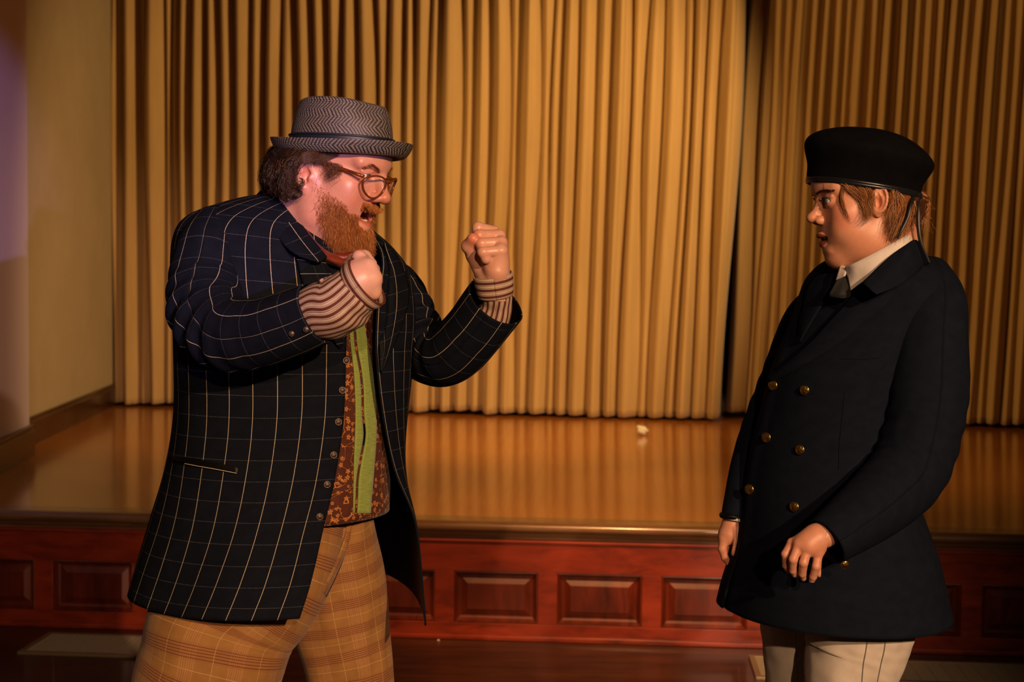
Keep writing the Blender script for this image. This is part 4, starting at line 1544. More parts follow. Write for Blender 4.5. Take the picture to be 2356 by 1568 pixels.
# hair swept back over the temple, side curls in front of the ear
g = [[c(806, 346, 2.655), c(780, 354, 2.643), c(752, 364, 2.633), c(728, 378, 2.622)],
     [c(790, 344, 2.65), c(765, 352, 2.64), c(738, 362, 2.628), c(716, 374, 2.618)],
     [c(765, 344, 2.645), c(742, 350, 2.635), c(718, 358, 2.62), c(700, 372, 2.615)],
     [c(735, 342, 2.64), c(715, 350, 2.622), c(695, 362, 2.615), c(680, 380, 2.62)]]
strands('temple_hair', g, 900, 0.0022, 0.00045, [(0.09, 0.035, 0.012), (0.05, 0.022, 0.009), (0.14, 0.055, 0.018)], M_HAIR, hair, K=10, wave=0.0025, wfreq=1.0, seed=5, flick=0.002, tip=0.3)
g = [[c(742, 372, 2.630), c(752, 388, 2.627), c(748, 402, 2.626), c(744, 418, 2.626)],
     [c(756, 374, 2.632), c(770, 388, 2.630), c(762, 400, 2.629), c(756, 416, 2.629)],
     [c(768, 376, 2.635), c(784, 390, 2.634), c(776, 402, 2.633), c(764, 416, 2.632)]]
strands('side_curls', g, 85, 0.0026, 0.00034, [(0.16, 0.055, 0.016), (0.08, 0.028, 0.010)], M_HAIR, hair, K=16, wave=0.0065, wfreq=1.9, seed=6, flick=0.003, tip=0.3)

# ---- beard and moustache rooted on the face itself
rg = np.random.default_rng(21)


def scatter(V, Q, mask, n):
    fm = mask[Q].all(1)
    q_ = Q[fm]
    ar = np.linalg.norm(np.cross(V[q_[:, 2]] - V[q_[:, 0]], V[q_[:, 3]] - V[q_[:, 1]]), axis=1)
    i = rg.choice(len(q_), n, p=ar / ar.sum())
    a, b = rg.random(n), rg.random(n)
    w = np.stack([(1 - a) * (1 - b), a * (1 - b), a * b, (1 - a) * b], 1)
    p = (V[q_[i]] * w[:, :, None]).sum(1)
    N_ = normals_of(V, Q)
    nn = (N_[q_[i]] * w[:, :, None]).sum(1)
    return p, nn / np.linalg.norm(nn, axis=1, keepdims=True)


def grow(roots, nrm, length, down, lay, curlamp, K=6, seed=0):
    r = np.random.default_rng(seed)
    n = len(roots)
    t = np.linspace(0, 1, K)[None, :, None]
    d = nrm * lay + np.asarray(down) + r.normal(0, 0.22, (n, 3))
    d /= np.linalg.norm(d, axis=1, keepdims=True)
    p = roots[:, None] - nrm[:, None] * 0.001 + d[:, None] * t * length[:, None, None]
    p = p + np.array([0, 0, -0.35]) * (t ** 2) * length[:, None, None]
    ph = r.uniform(0, 6.28, (n, 1, 1))
    sd = r.normal(0, 1, (n, 1, 3))
    return p + sd * curlamp * np.sin(t * 7 + ph) * t


X_, Y_, Z_ = headV[:, 0], np.abs(headV[:, 1]), headV[:, 2]
line = -0.024 - 0.50 * (X_ - 0.010)
dl = np.sqrt((headV[:, 1] / 0.029) ** 2 + ((Z_ + 0.0755) / 0.024) ** 2)
beard_m = (Z_ < line) & (Z_ > -0.165) & (X_ > 0.004 - 0.36 * (Z_ + 0.03)) & ~((dl < 1.0) & (X_ > 0.05)) & ~((Z_ > -0.072) & (X_ > 0.078)) & (X_ > 0.35 * (-0.10 - Z_)) & (Z_ > -0.128 - 0.25 * X_)
p, nn = scatter(headV, headQ, beard_m, 18000)
dens = sstep(0.0, 0.020, (-0.024 - 0.50 * (p[:, 0] - 0.010)) - p[:, 2]) * 0.85 + 0.15
dens *= (0.40 + 0.60 * sstep(-0.03, -0.09, p[:, 2])) * (0.05 + 0.95 * sstep(0.0, 0.034, p[:, 0] - (0.004 - 0.36 * (p[:, 2] + 0.03))))
keep = rg.random(len(p)) < dens
p, nn = p[keep], nn[keep]
chin = sstep(0.035, 0.085, p[:, 0]) * sstep(-0.085, -0.115, p[:, 2])
low = sstep(-0.03, -0.115, p[:, 2])
ln = 0.0040 + 0.007 * low + 0.013 * chin
ln = ln * rg.uniform(0.6, 1.2, len(p))
pp = grow(p, nn, ln, (0.30, 0, -0.75), 0.55, 0.0024, 7, 3)
colp = np.array([(0.56, 0.20, 0.045), (0.36, 0.105, 0.022), (0.72, 0.33, 0.09), (0.24, 0.066, 0.016)])
cc = colp[rg.integers(0, 4, len(p))]
K_ = pp.shape[1]
wires('beard', toW(pp), np.array([.00024, .00026, .00024, .00022, .0002, .00016, .0001]), M_HAIR, man, 3, cols=cc)
tash_m = (Z_ < -0.0470) & (Z_ > -0.0595) & (Y_ < 0.031) & (X_ > 0.076)
p, nn = scatter(headV, headQ, tash_m, 1900)
sy = np.sign(p[:, 1] + 1e-5)
dn = np.stack([np.full(len(p), 0.15), sy * (0.35 + 16 * np.abs(p[:, 1])), np.full(len(p), -0.75)], 1)
ln = 0.0080 * rg.uniform(0.6, 1.25, len(p))
pp = grow(p, nn, ln, dn, 0.55, 0.0012, 7, 5)
must = wires('moustache', toW(pp), np.array([.00032, .00034, .0003, .0003, .00025, .0002, .0001]), M_HAIR, man, 3, cols=colp[rg.integers(0, 4, len(p))])
cu = []
for s in (1, -1):
    cu = []
    for j in range(26):
        a = np.array([0.098, s * 0.020, -0.059]) + rg.normal(0, .0012, 3)
        t = np.linspace(0, 1, 14)
        r = 0.0055 * rg.uniform(.8, 1.2)
        pts = a + np.stack([0.010 * t + r * np.sin(5.2 * t) * t, s * 0.016 * t, -0.007 * np.sin(3.14 * t) + r * (1 - np.cos(5.2 * t)) * 0.8 * t], 1)
        cu.append(toW(pts))
    wires('moustache_curl', cu, 0.0003, M_HAIR, must, 3, cols=colp[rg.integers(0, 4, len(cu))])
# eyebrows
for s in (1, -1):
    gg = []
    for (x, y, z) in ((0.1, 0.012, 0.016), (0.098, 0.022, 0.021), (0.092, 0.034, 0.024), (0.08, 0.047, 0.019)):
        b0 = surf(hb, (x, s * y, z), 0.0005)
        gg.append([toW(b0 + np.array([0, 0, -.001])), toW(surf(hb, b0 + np.array([0, s * .005, .001]), 0.0014)), toW(surf(hb, b0 + np.array([0, s * .010, .0005]), 0.001))])
    strands('eyebrow', gg, 170, 0.0010, 0.00030, [(0.30, 0.10, 0.03), (0.20, 0.07, 0.02)], M_HAIR, man, K=5, seed=9, tip=0.3)

# ---- glasses
gl = empty('glasses', toW([0.099, 0, -0.012]))
gl.parent = man; gl.location = gl.location - man.location


def lens_loop(s, n=40, k=1.0):
    t = np.linspace(0, 2 * math.pi, n, endpoint=False)
    # aviator outline: flat top, full lower outer corner
    y = 0.0285 * np.cos(t); z = 0.0240 * np.sin(t)
    z = np.where(z > 0, z * 0.78, z); y = y * (1 + 0.10 * np.sin(t)) + 0.002 * np.maximum(0, -np.sin(t)) * -1
    yy = s * (0.0355 + k * y)
    zz = -0.0130 + k * z
    xx = 0.1165 - 5.5 * yy ** 2 * 0.8 + 0.12 * (zz + 0.0125)
    return np.stack([xx, yy, zz], 1)


def ring_tube(name, loop, rad, mat, parent, sides=8, flat=1.0):
    n = len(loop)
    T = np.roll(loop, -1, 0) - np.roll(loop, 1, 0); T /= np.linalg.norm(T, axis=1, keepdims=True)
    x = np.array([1.0, 0, 0]); A_ = x - (T @ x)[:, None] * T; A_ /= np.linalg.norm(A_, axis=1, keepdims=True); B_ = np.cross(T, A_)
    th = np.linspace(0, 2 * math.pi, sides, endpoint=False)
    V_ = loop[:, None] + rad * (np.cos(th)[None, :, None] * A_[:, None] * flat + np.sin(th)[None, :, None] * B_[:, None])
    a = np.arange(n)[:, None] * sides; b = ((np.arange(n) + 1) % n)[:, None] * sides; j = np.arange(sides)[None]; j2 = (j + 1) % sides
    F_ = np.stack([a + j, a + j2, b + j2, b + j], -1).reshape(-1, 4)
    return mesh_obj(name, toW(V_.reshape(-1, 3)), F_, mat, parent)


for s in (1, -1):
    lp = lens_loop(s)
    ring_tube('lens_rim', lp, 0.0018, M_FRAME, gl, 8, 1.5)
    lv = np.concatenate([lens_loop(s, k=0.98), lens_loop(s, k=0.5) + [0.0008, 0, 0], [lens_loop(s, k=0.01).mean(0) + [0.001, 0, 0]]])
    n = 40
    F_ = [(i, (i + 1) % n, n + (i + 1) % n, n + i) for i in range(n)] + [(n + i, n + (i + 1) % n, 2 * n) for i in range(n)]
    lo = mesh_obj('lens', toW(lv), F_, M_LENS, gl)
    solidify(lo, 0.0012, 0)
    # temple arm back over the ear
    arm = np.array([(0.098, s * 0.0630, -0.001), (0.092, s * 0.0680, 0.000), (0.070, s * 0.0715, 0.0015), (0.040, s * 0.0755, 0.003), (0.012, s * 0.0805, 0.005), (-0.010, s * 0.082, 0.006), (-0.026, s * 0.080, -0.004), (-0.034, s * 0.078, -0.020)])
    G_ = tube(arm, [0.0019] * 8, 30, 8, ref=(0, 0, 1), sy=1.8)
    grid_obj('temple_arm', toW(G_.reshape(-1, 3)).reshape(G_.shape), M_FRAME, gl)
    G_ = tube(np.array([(0.093, s * 0.0675, 0.0002), (0.086, s * 0.0702, 0.0008), (0.078, s * 0.0716, 0.0014), (0.070, s * 0.0727, 0.0018)]), [0.0008, 0.0012, 0.0012, 0.0008], 8, 6, ref=(0, 0, 1))
    o = grid_obj('hinge_inlay', toW(G_.reshape(-1, 3) + [0, s * 0.0012, 0]).reshape(G_.shape), M_GOLD, gl)
    o['label'] = 'gold hinge inlay'
for z_, d_ in ((-0.004, 0.0), (0.0035, 0.0)):
    br = np.array([(0.1158, -0.0095, z_), (0.1185, -0.004, z_ + 0.0012), (0.1185, 0.004, z_ + 0.0012), (0.1158, 0.0095, z_)])
    G_ = tube(br, [0.0016] * 4, 10, 8, ref=(0, 0, 1))
    grid_obj('bridge', toW(G_.reshape(-1, 3)).reshape(G_.shape), M_FRAME, gl)

# ---- trilby
hat = empty('trilby_hat', P(786, 335, 2.715)); hat.parent = man; hat.location = hat.location - man.location


def hat_grid(prof, nv, nu, pinch=False, a=0.1015, b=0.083):
    pr = cr(np.array(prof, float), nv)
    th = np.linspace(0, 2 * math.pi, nu + 1)
    G_ = np.zeros((nv, nu + 1, 3))
    for i, (sc_, z) in enumerate(pr):
        x = a * sc_ * np.cos(th); y = b * sc_ * np.sin(th)
        zz = np.full_like(th, z)
        if pinch:
            top = sstep(0.045, 0.088, np.array([z]))[0] if sc_ > 0.3 else 1
            # side dents near the front of the crown and a lengthwise crease
            for s in (1, -1):
                dd = np.exp(-(((th - s * 0.62 + math.pi) % (2 * math.pi) - math.pi) / 0.34) ** 2)
                y -= s * 0.014 * dd * top * min(1, sc_ * 1.4)
            zz = zz + 0.010 * top * np.abs(y / b) ** 1.0 * (sc_ < 0.86) - 0.004 * top * (x / a) * 0.5
        G_[i] = np.stack([x, y, zz], 1)
    return G_


def hat_obj(name, G_, mat, thick=0.0018, du=None):
    nv, nu = G_.shape[:2]
    W = HH + (G_.reshape(-1, 3) @ RH.T)
    UV = grid_uv(G_)
    if du: UV[..., 0] *= du
    o = grid_obj(name, W.reshape(G_.shape), mat, hat, thick=thick, offset=-1 if thick else 0, UV=UV)
    return o


crown = [(1.0, -0.006), (0.998, 0.012), (0.975, 0.034), (0.94, 0.054), (0.90, 0.070), (0.845, 0.080), (0.74, 0.0845), (0.60, 0.080), (0.42, 0.0735), (0.2, 0.070), (0.01, 0.069)]
hat_obj('crown', hat_grid(crown, 60, 96, True), M_WEAVE, du=1.25)
brim = [(0.99, 0.002), (1.06, -0.007), (1.14, -0.012), (1.23, -0.0110), (1.31, -0.003), (1.37, 0.0085), (1.385, 0.014)]
G_ = hat_grid(brim, 24, 110)
th = np.linspace(0, 2 * math.pi, 111)
G_[:, :, 2] += np.linspace(0, 1, 24)[:, None] * (0.0035 * np.cos(2 * th) - 0.002)[None]
hat_obj('brim', G_, M_WEAVE, 0.0022, du=1.0)
band = [(1.008, 0.004), (1.020, 0.006), (1.018, 0.014), (1.012, 0.020), (0.995, 0.0205)]
hat_obj('hat_band', hat_grid(band, 10, 96), M_HATBAND, 0.0)
# pale cord stitched slantwise round the band
sl = []
for i in range(120):
    a_ = 2 * math.pi * i / 120
    def hp(a1, z): return HH + RH @ np.array([0.1015 * 1.026 * math.cos(a1), 0.083 * 1.030 * math.sin(a1), z])
    sl.append([hp(a_, 0.0075), hp(a_ + 0.018, 0.010), hp(a_ + 0.036, 0.0125)])
wires('band_cord', sl, 0.00055, M_CORD, hat, 5)
G_ = hat_grid([(1.02, 0.0185), (1.034, 0.0195), (1.034, 0.0215), (1.015, 0.0225)], 8, 96)
hat_obj('band_cord_edge', G_, M_HATBAND, 0.0)

# ---- jacket
TM = Torso((-0.81, -0.586, 0), (0.586, -0.81, 0), 2.80)
jr = []   # z, L, R, ratio, tilt, E1(px or None->phi), E2
spec = [(1.612, 634, 800, 1.0, 0.026, 770, -28), (1.606, 575, 845, 0.80, 0.030, 786, -28), (1.588, 500, 884, 0.68, 0.032, 796, -28), (1.562, 428, 918, 0.66, 0.033, 804, -30),
        (1.525, 397, 943, 0.68, 0.030, 808, 878), (1.46, 391, 955, 0.74, 0.022, 810, 872), (1.40, 396, 957, 0.80, 0.012, 808, 868), (1.33, 399, 949, 0.84, 0.006, 806, 869),
        (1.22, 396, 940, 0.86, 0.0, 793, 885), (1.11, 378, 938, 0.86, 0.0, 771, 912), (1.02, 353, 956, 0.86, 0.0, 745, None), (0.93, 326, 972, 0.86, 0.0, 716, None), (0.865, 303, 988, 0.86, 0.0, 690, None)]
rows = []
for (z, L_, R_, ra, ti, e1, e2) in spec:
    r_ = TM.fit(z, L_, R_, ra, ti)
    p1 = phi_at(TM, r_, e1, 0, 88)
    if e2 is None: p2 = math.radians(302)
    elif e2 < 0: p2 = math.radians(360 + e2)
    else: p2 = phi_at(TM, r_, e2, 302, 358)
    jr.append((r_, p1, p2))
    rr0 = TM.ring(*r_, np.linspace(p1, p2, 40))
    tgt = {1.02: (957, 1190, 2.74), 0.93: (974, 1310, 2.68), 0.865: (988, 1437, 2.62)}.get(z)
    if tgt:
        rr0 = rr0 + (P(*tgt) - rr0[-1]) * (sstep(0.70, 1.0, np.linspace(0, 1, 40)) ** 1.3)[:, None]
    rows.append(rr0)


def fold_disp(V, UV):
    u, v = UV[:, 0], UV[:, 1]
    vv = np.clip((v - 0.25) / 0.6, 0, 1)
    d_ = 0.0035 * vnoise(np.stack([u * 1.0, v * 0.28, 0 * u], 1), 26, 11, 2) * (0.4 + vv)
    d_ += 0.0025 * vnoise(np.stack([u, v, 0 * u], 1), 22, 12, 2)
    d_ += 0.007 * np.sin(u * 21 + 0.8 * np.sin(v * 4)) * np.clip((v - 0.45) / 0.45, 0, 1) ** 1.3 * sstep(0.0, 0.10, u)
    return d_


jacket = sheet('jacket', rows, 110, 230, M_JACKET, man, thick=0.0035, offset=-1, disp=fold_disp, mats=[M_JACKET, M_LINING], mat_off=1)
jb = bvh_of(jacket)


def sleeve(name, path, rad, nv, nu, mat, parent, elbow, amp, thick=0.003, ref=(0, -1, 0), mats=None, seed=1, du=0.0, uvf=None, fine=0.003):
    G_ = tube(path, rad, nv, nu, ref)
    v_el = elbow
    def dfun(V_, UV_):
        u, v = UV_[:, 0], UV_[:, 1]
        L_ = v.max()
        t = v / L_
        per = u / u.max()
        e = np.exp(-((t - v_el) / 0.16) ** 2)
        inner = 0.5 + 0.5 * np.cos((per - du) * 2 * math.pi)
        d_ = amp * e * inner * np.sin(v * 150 + 2.2 * np.cos(per * 2 * math.pi)) - amp * 0.8 * e * inner
        pc = np.stack([np.cos(per * 6.283) * .08, np.sin(per * 6.283) * .08, v * 0.5], 1)
        d_ += fine * vnoise(pc, 38, seed, 3) * (0.5 + e)
        d_ += 0.004 * vnoise(pc, 16, seed + 5, 2)
        return d_
    return grid_obj(name, G_, mat, parent, disp=dfun, thick=thick, offset=-1, mats=mats, mat_off=1 if mats else 0, uvf=uvf)


sl1 = sleeve('sleeve', [c(500, 512, 2.70), c(482, 575, 2.645), c(474, 655, 2.61), c(484, 725, 2.56), c(534, 768, 2.51), c(600, 766, 2.465), c(668, 745, 2.43), c(734, 717, 2.405)],
             [.044, .062, .0715, .073, .069, .060, .056, .053], 120, 80, M_JACKET, jacket, 0.50, 0.010, fine=0.0045, mats=[M_JACKET, M_LINING], seed=3, du=0.32)
sl2 = sleeve('sleeve', [c(860, 640, 2.93), c(898, 660, 2.94), c(945, 760, 2.90), c(985, 812, 2.86), c(1032, 815, 2.81), c(1088, 762, 2.765), c(1139, 694, 2.725)],
             [.030, .062, .068, .060, .060, .059, .0585], 120, 80, M_JACKET, jacket, 0.45, 0.010, fine=0.004, mats=[M_JACKET, M_LINING], seed=8, du=0.80)
# collar, lapels
cw = [[c(716, 450, 2.86), c(658, 432, 2.83), c(628, 437, 2.79), c(650, 458, 2.73), (c(684, 505, 2.672)), c(718, 550, 2.640), c(752, 592, 2.615)],
      [c(720, 442, 2.88), c(652, 423, 2.85), c(612, 431, 2.80), (c(632, 462, 2.715)), c(664, 512, 2.652), c(698, 560, 2.618), c(732, 602, 2.600)],
      [c(724, 466, 2.93), c(645, 440, 2.89), (c(595, 446, 2.83)), c(598, 482, 2.705), c(628, 532, 2.640), c(662, 572, 2.606), c(688, 590, 2.598)]]
sheet('collar', cw, 16, 60, M_JACKET, jacket, thick=0.005, uvf=lambda U: U[..., ::-1] + 0.012)
patch('lapel', jb, [(764, 592), (800, 640), (815, 700), (818, 760), (808, 830)], [(672, 556), (692, 640), (716, 700), (758, 770), (800, 836)], 34, 14, 0.014, 0.007, M_JACKET, jacket, 0.004, 0.004,
      Yd=2.62, uvf=lambda U: U[..., ::-1] + 0.01)
patch('lapel', jb, [(872, 566), (870, 640), (866, 720), (868, 800), (870, 850)], [(884, 560), (925, 625), (936, 690), (912, 770), (874, 856)], 34, 14, 0.010, 0.006, M_JACKET, jacket, 0.004, 0.003, Yd=2.70)
# buttons down the front edge
for (x, y) in ((799, 829), (790, 897), (781, 970), (770, 1046), (755, 1114), (738, 1188)):
    b0 = on(jb, x - 3, y, 0.002)
    button(jacket, b0, (0.30, -0.95, 0.12), 0.0070, M_HORN, h=0.40)
for (x, y) in ((704, 757), (671, 767)):
    sb_ = bvh_of(sl1)
    button(sl1, on(sb_, x, y, 0.001), (0.1, -1, 0), 0.0050, M_HORN, h=0.4)
# hip pocket
pk = patch('pocket_flap', jb, [(398, 1046), (440, 1052), (490, 1062), (550, 1074)], [(400, 1060), (440, 1068), (492, 1078), (548, 1089)], 20, 5, 0.004, 0.0048, M_LINING, jacket, 0.002)
ln_ = [on(jb, x, y, 0.0058) for x, y in resample([(428, 1066), (460, 1072), (500, 1079), (546, 1088)], 20)]
o = wires('pocket_piping', [ln_], 0.0007, plain('cream_thread', (0.55, 0.46, 0.30), 0.8), pk, 6); o['label'] = 'cream line along the pocket'

# ---- waistcoat
rows = []
for (z, L_, R_, ra, ti) in ((1.56, 560, 838, 0.72, 0.02), (1.48, 440, 872, 0.76, .015), (1.40, 425, 884, 0.82, .01), (1.33, 425, 888, 0.85, 0.0), (1.22, 424, 893, 0.87, 0.0), (1.11, 410, 897, 0.86, 0.0), (1.016, 405, 894, 0.84, 0.0)):
    r_ = TM.fit(z, L_, R_, ra, ti)
    rows.append(TM.ring(*r_, np.radians(np.linspace(-110, 75, 24))))
vest = sheet('waistcoat', rows, 60, 90, M_FLORAL, man, thick=0.004, disp=lambda V, U: 0.0018 * vnoise(V, 30, 4, 2))
vb_ = bvh_of(vest)
dk = [(812, 690), (813, 750), (817, 800), (826, 850), (831, 900), (832, 950), (836, 1000), (828, 1050), (820, 1100), (818, 1145), (816, 1180)]
patch('green_trim', vb_, [(799, 690), (802, 750), (806, 800), (812, 850), (815, 900), (816, 950), (815, 1000), (813, 1050), (812, 1100), (811, 1145), (811, 1180)], [(x - 3, y) for x, y in dk], 60, 5, 0.004, 0.004, M_GREEN, vest, 0.003)
patch('green_trim', vb_, [(x + 4, y) for x, y in dk], [(830, 690), (836, 750), (845, 800), (854, 850), (860, 900), (863, 950), (863, 1000), (860, 1050), (856, 1100), (852, 1145), (850, 1180)], 60, 7, 0.004, 0.004, M_GREEN, vest, 0.003)
patch('front_opening', vb_, [(x - 4, y) for x, y in dk], [(x + 5, y) for x, y in dk], 60, 3, 0.0015, 0.0015, M_LINING, vest, 0.001)

# ---- rust red shirt collar and neck scarf
cw = [[c(648, 452, 2.80), c(664, 466, 2.745), c(696, 514, 2.672), c(730, 560, 2.645), c(770, 586, 2.635), c(820, 588, 2.67)],
      [c(646, 456, 2.80), c(662, 476, 2.735), c(690, 524, 2.660), c(726, 574, 2.630), c(770, 600, 2.62), c(825, 604, 2.66)],
      [c(640, 475, 2.81), c(655, 500, 2.74), c(688, 545, 2.668), c(728, 592, 2.645), c(775, 612, 2.64), c(830, 618, 2.68)]]
sheet('shirt_collar', cw, 14, 50, M_REDSHIRT, man, thick=0.003)
F = Field(c(720, 660, 2.74) - [0, .17, 0], c(880, 540, 2.74) + [0, .05, 0], 0.0025)
for (x, y, Y, r1, r2, r3) in ((764, 590, 2.645, .018, .014, .009), (785, 594, 2.65, .020, .014, .009), (812, 590, 2.66, .022, .016, .009), (800, 604, 2.665, .028, .014, .012)):
    F.ell(c(x, y, Y), (r1, r2, r3), 0.006)
v_, q_ = F.mesh(); v_ = v_ + 0.0022 * vnoise(v_, 150, 2, 2)[:, None] * normals_of(v_, q_)
mesh_obj('neck_scarf', v_, q_, plain('dark_red_silk', (0.20, 0.022, 0.014), 0.4), man, uv=v_[:, [0, 2]])

# ---- striped shirt sleeves and cuffs
sleeve('shirt_sleeve', [c(700, 728, 2.425), c(738, 716, 2.405), c(775, 708, 2.39), c(806, 684, 2.385), c(826, 660, 2.385)], [.045, .051, .053, .049, .042], 60, 80, M_STRIPE_U, man, 0.7, 0.0035, 0.002, seed=4, du=0.3, fine=0.0035)
def cuff(p0, p1, r0, r1, nv=14, nu=80, ref=(0, -1, 0), nm='shirt_cuff'):
    m_ = (np.array(p0) + np.array(p1)) / 2
    G_ = tube([p0, m_, p1], [r0, (r0 + r1) / 2 + 0.0008, r1], nv, nu, ref)
    return grid_obj(nm, G_, M_STRIPE_V, man, thick=0.0028, disp=lambda V_, U_: 0.0012 * vnoise(V_, 60, 3, 2))
cuff(c(824, 662, 2.385), c(846, 646, 2.380), 0.0445, 0.0455)
sleeve('shirt_sleeve', [c(1122, 762, 2.755), c(1136, 722, 2.740), c(1141, 692, 2.728), c(1140, 668, 2.720)], [.036, .034, .033, .034], 30, 60, M_STRIPE_U, man, 0.7, 0.001, 0.002, seed=14)
cuff(c(1141, 680, 2.722), c(1134, 630, 2.712), 0.0335, 0.0368)

# ---- plaid trousers: two legs that merge at the seat
def leg_grid(path, rad, nv, nu, phase):
    G_ = tube(path, rad, nv, nu, ref=(math.cos(phase), math.sin(phase), 0))
    return G_
p1 = [c(655, 1150, 2.76), c(610, 1290, 2.73), c(520, 1420, 2.705), c(488, 1520, 2.69), c(455, 1620, 2.69), c(425, 1780, 2.71), c(390, 2020, 2.76), c(362, 2310, 2.80)]
r1 = [.125, .140, .142, .138, .128, .112, .100, .092]
p2 = [c(742, 1140, 2.815), c(762, 1290, 2.83), c(786, 1430, 2.84), c(806, 1530, 2.84), c(818, 1640, 2.84), c(835, 1780, 2.83), c(850, 2020, 2.84), c(866, 2270, 2.86)]
r2 = [.104, .104, .095, .088, .084, .082, .080, .078]
VV, FF, UU = [], [], []
for (p_, r_, nm, sd) in ((p1, r1, 0, 3), (p2, r2, 1, 9)):
    G_ = tube(p_, r_, 150, 110, ref=(0.3, 1, 0))
    UV = grid_uv(G_)
    Vv = G_.reshape(-1, 3); F_ = grid_faces(150, 111)
    N_ = normals_of(Vv, F_).reshape(150, 111, 3)
    s_ = N_[:, 0] + N_[:, -1]; s_ /= np.linalg.norm(s_, axis=1, keepdims=True); N_[:, 0] = s_; N_[:, -1] = s_
    u, v = UV[..., 0].ravel(), UV[..., 1].ravel()
    per = u / u.max() * 2 * math.pi
    pc = np.stack([np.cos(per) * .12, np.sin(per) * .12, v * 0.28], 1)
    d_ = 0.009 * vnoise(pc, 24, sd, 2) + 0.004 * vnoise(pc * [1, 1, 2.5], 46, sd + 1, 2)
    d_ += 0.010 * np.cos(3 * per + 0.6) * np.clip(v - 0.15, 0, 1)
    Vv = Vv + N_.reshape(-1, 3) * d_[:, None]
    FF.append(F_ + sum(len(a) for a in VV)); VV.append(Vv); UU.append(UV.reshape(-1, 2))
trs = mesh_obj('trousers', np.concatenate(VV), np.concatenate(FF), M_PLAID, man, uv=np.concatenate(UU))
solidify(trs, 0.002, -1)
tb = bvh_of(trs)
patch('fly_placket', tb, [(800, 1192), (790, 1240), (768, 1300), (740, 1360)], [(812, 1192), (803, 1245), (782, 1306), (750, 1372)], 20, 4, 0.0012, 0.001, M_PLAID, trs, 0.0012)

# ---- shoes
for (x, y, Y, dx, dy) in ((362, 2330, 2.80, 0.6, -0.8), (866, 2290, 2.86, 0.95, -0.3)):
    b0 = c(x, y, Y); b0[2] = 0
    d_ = np.array([dx, dy, 0]); d_ /= np.linalg.norm(d_)
    F = Field(b0 - [.28, .28, .0], b0 + [.28, .28, .16], 0.006)
    F.ell(b0 + d_ * 0.01 + [0, 0, .055], (.048, .048, .06), 0.02)
    F.cone(b0 - d_ * 0.04 + [0, 0, .042], b0 + d_ * 0.16 + [0, 0, .036], .040, .034, 0.02)
    F.ell(b0 + d_ * 0.15 + [0, 0, .034], (.052, .052, .033), 0.02)
    v_, q_ = F.mesh(); v_[:, 2] = np.maximum(v_[:, 2], 0.003)
    mesh_obj('shoe', v_, q_, M_SHOE, man)
# ================================================================== THE WOMAN
wom = empty('person', (0.66, 2.66, 0.0), 'person in plain navy double-breasted coat with gold buttons, black beret and white trousers', 'person')
HW = P(1999, 453, 2.62)
RW = rotmat((-1.0, -0.035), math.radians(6))
toF = lambda q: HW + np.asarray(q, float) @ RW.T
V, Q, EP = make_head('f')
VC = head_colors(V, 'f')
fV, fQ = V, Q
BR = np.stack([np.array([math.cos(math.radians(8.5)), 0, -math.sin(math.radians(8.5))]), np.array([0, 1.0, 0]), np.array([math.sin(math.radians(8.5)), 0, math.cos(math.radians(8.5))])], 1)
headW = tuck(toF(V), P(1987, 436, 2.63), BR, 0.1035, 0.088, -0.002, [(-0.002, 0.965), (0.01, 0.95), (0.05, 0.95), (0.085, 0.6)])
parts_V, parts_Q, parts_C = [headW], [Q], [VC]
c = P
F = Field((0.28, 2.2, -0.02), (1.05, 2.98, 1.52), 0.009)
F.cone(c(2030, 610, 2.67), c(2020, 720, 2.70), 0.055, 0.08, 0.03)
F.ell(c(1990, 760, 2.70), (0.125, 0.085, 0.15), 0.04)
F.ell(c(1960, 980, 2.70), (0.11, 0.085, 0.18), 0.04)
F.ell(c(1945, 1230, 2.70), (0.11, 0.08, 0.13), 0.04)
F.chain([c(2130, 700, 2.62), c(2130, 850, 2.58), c(2090, 1080, 2.54), c(1985, 1165, 2.47), c(1893, 1232, 2.42)], [.042, .040, .034, .030, .024], 0.02)
F.chain([c(1875, 720, 2.78), c(1800, 900, 2.785), c(1737, 1040, 2.76), c(1691, 1190, 2.725)], [.030, .026, .022, .021], 0.015)
F.chain([c(1995, 1330, 2.62), c(1955, 1560, 2.60), c(1990, 1850, 2.62), c(2030, 2320, 2.70)], [.065, .052, .042, .032], 0.02)
F.chain([c(1860, 1330, 2.76), c(1850, 1560, 2.76), c(1850, 1850, 2.76), c(1850, 2290, 2.80)], [.065, .050, .042, .032], 0.02)
bV, bQ = F.mesh(); bV = smooth_mesh(bV, bQ, 2)
add_part_ = lambda V, Q, C: (parts_Q.append(Q + sum(len(v) for v in parts_V)), parts_V.append(V), parts_C.append(C))
FSK = (0.60, 0.31, 0.19)
add_part_(bV, bQ, skin_cols(bV, FSK))

# near hand, hanging relaxed with the fingers bent down
F = Field(c(1780, 1370, 2.32), c(1930, 1190, 2.32) + [0, 0.17, 0], 0.0012)
q = lambda px, py, d: P(px, py, 2.415 + d)
k = 1 / 1355.0
F.chain([q(1905, 1222, .012), q(1884, 1236, .006), q(1862, 1250, .0)], [29 * k, 30 * k, 31 * k], 0.012)
mcp = [q(1822, 1248, .010), q(1838, 1252, -.005), q(1859, 1259, -.009), q(1883, 1272, -.004)]
pip = [q(1807, 1274, .008), q(1825, 1286, -.010), q(1849, 1294, -.014), q(1878, 1302, -.008)]
dip = [q(1808, 1300, .018), q(1824, 1311, .004), q(1846, 1319, .000), q(1871, 1326, .004)]
tip = [q(1814, 1312, .026), q(1828, 1321, .014), q(1848, 1329, .010), q(1867, 1337, .012)]
for j in range(4):
    F.cone(q(1874, 1238, .004), mcp[j], 24 * k, 12 * k, 0.010)
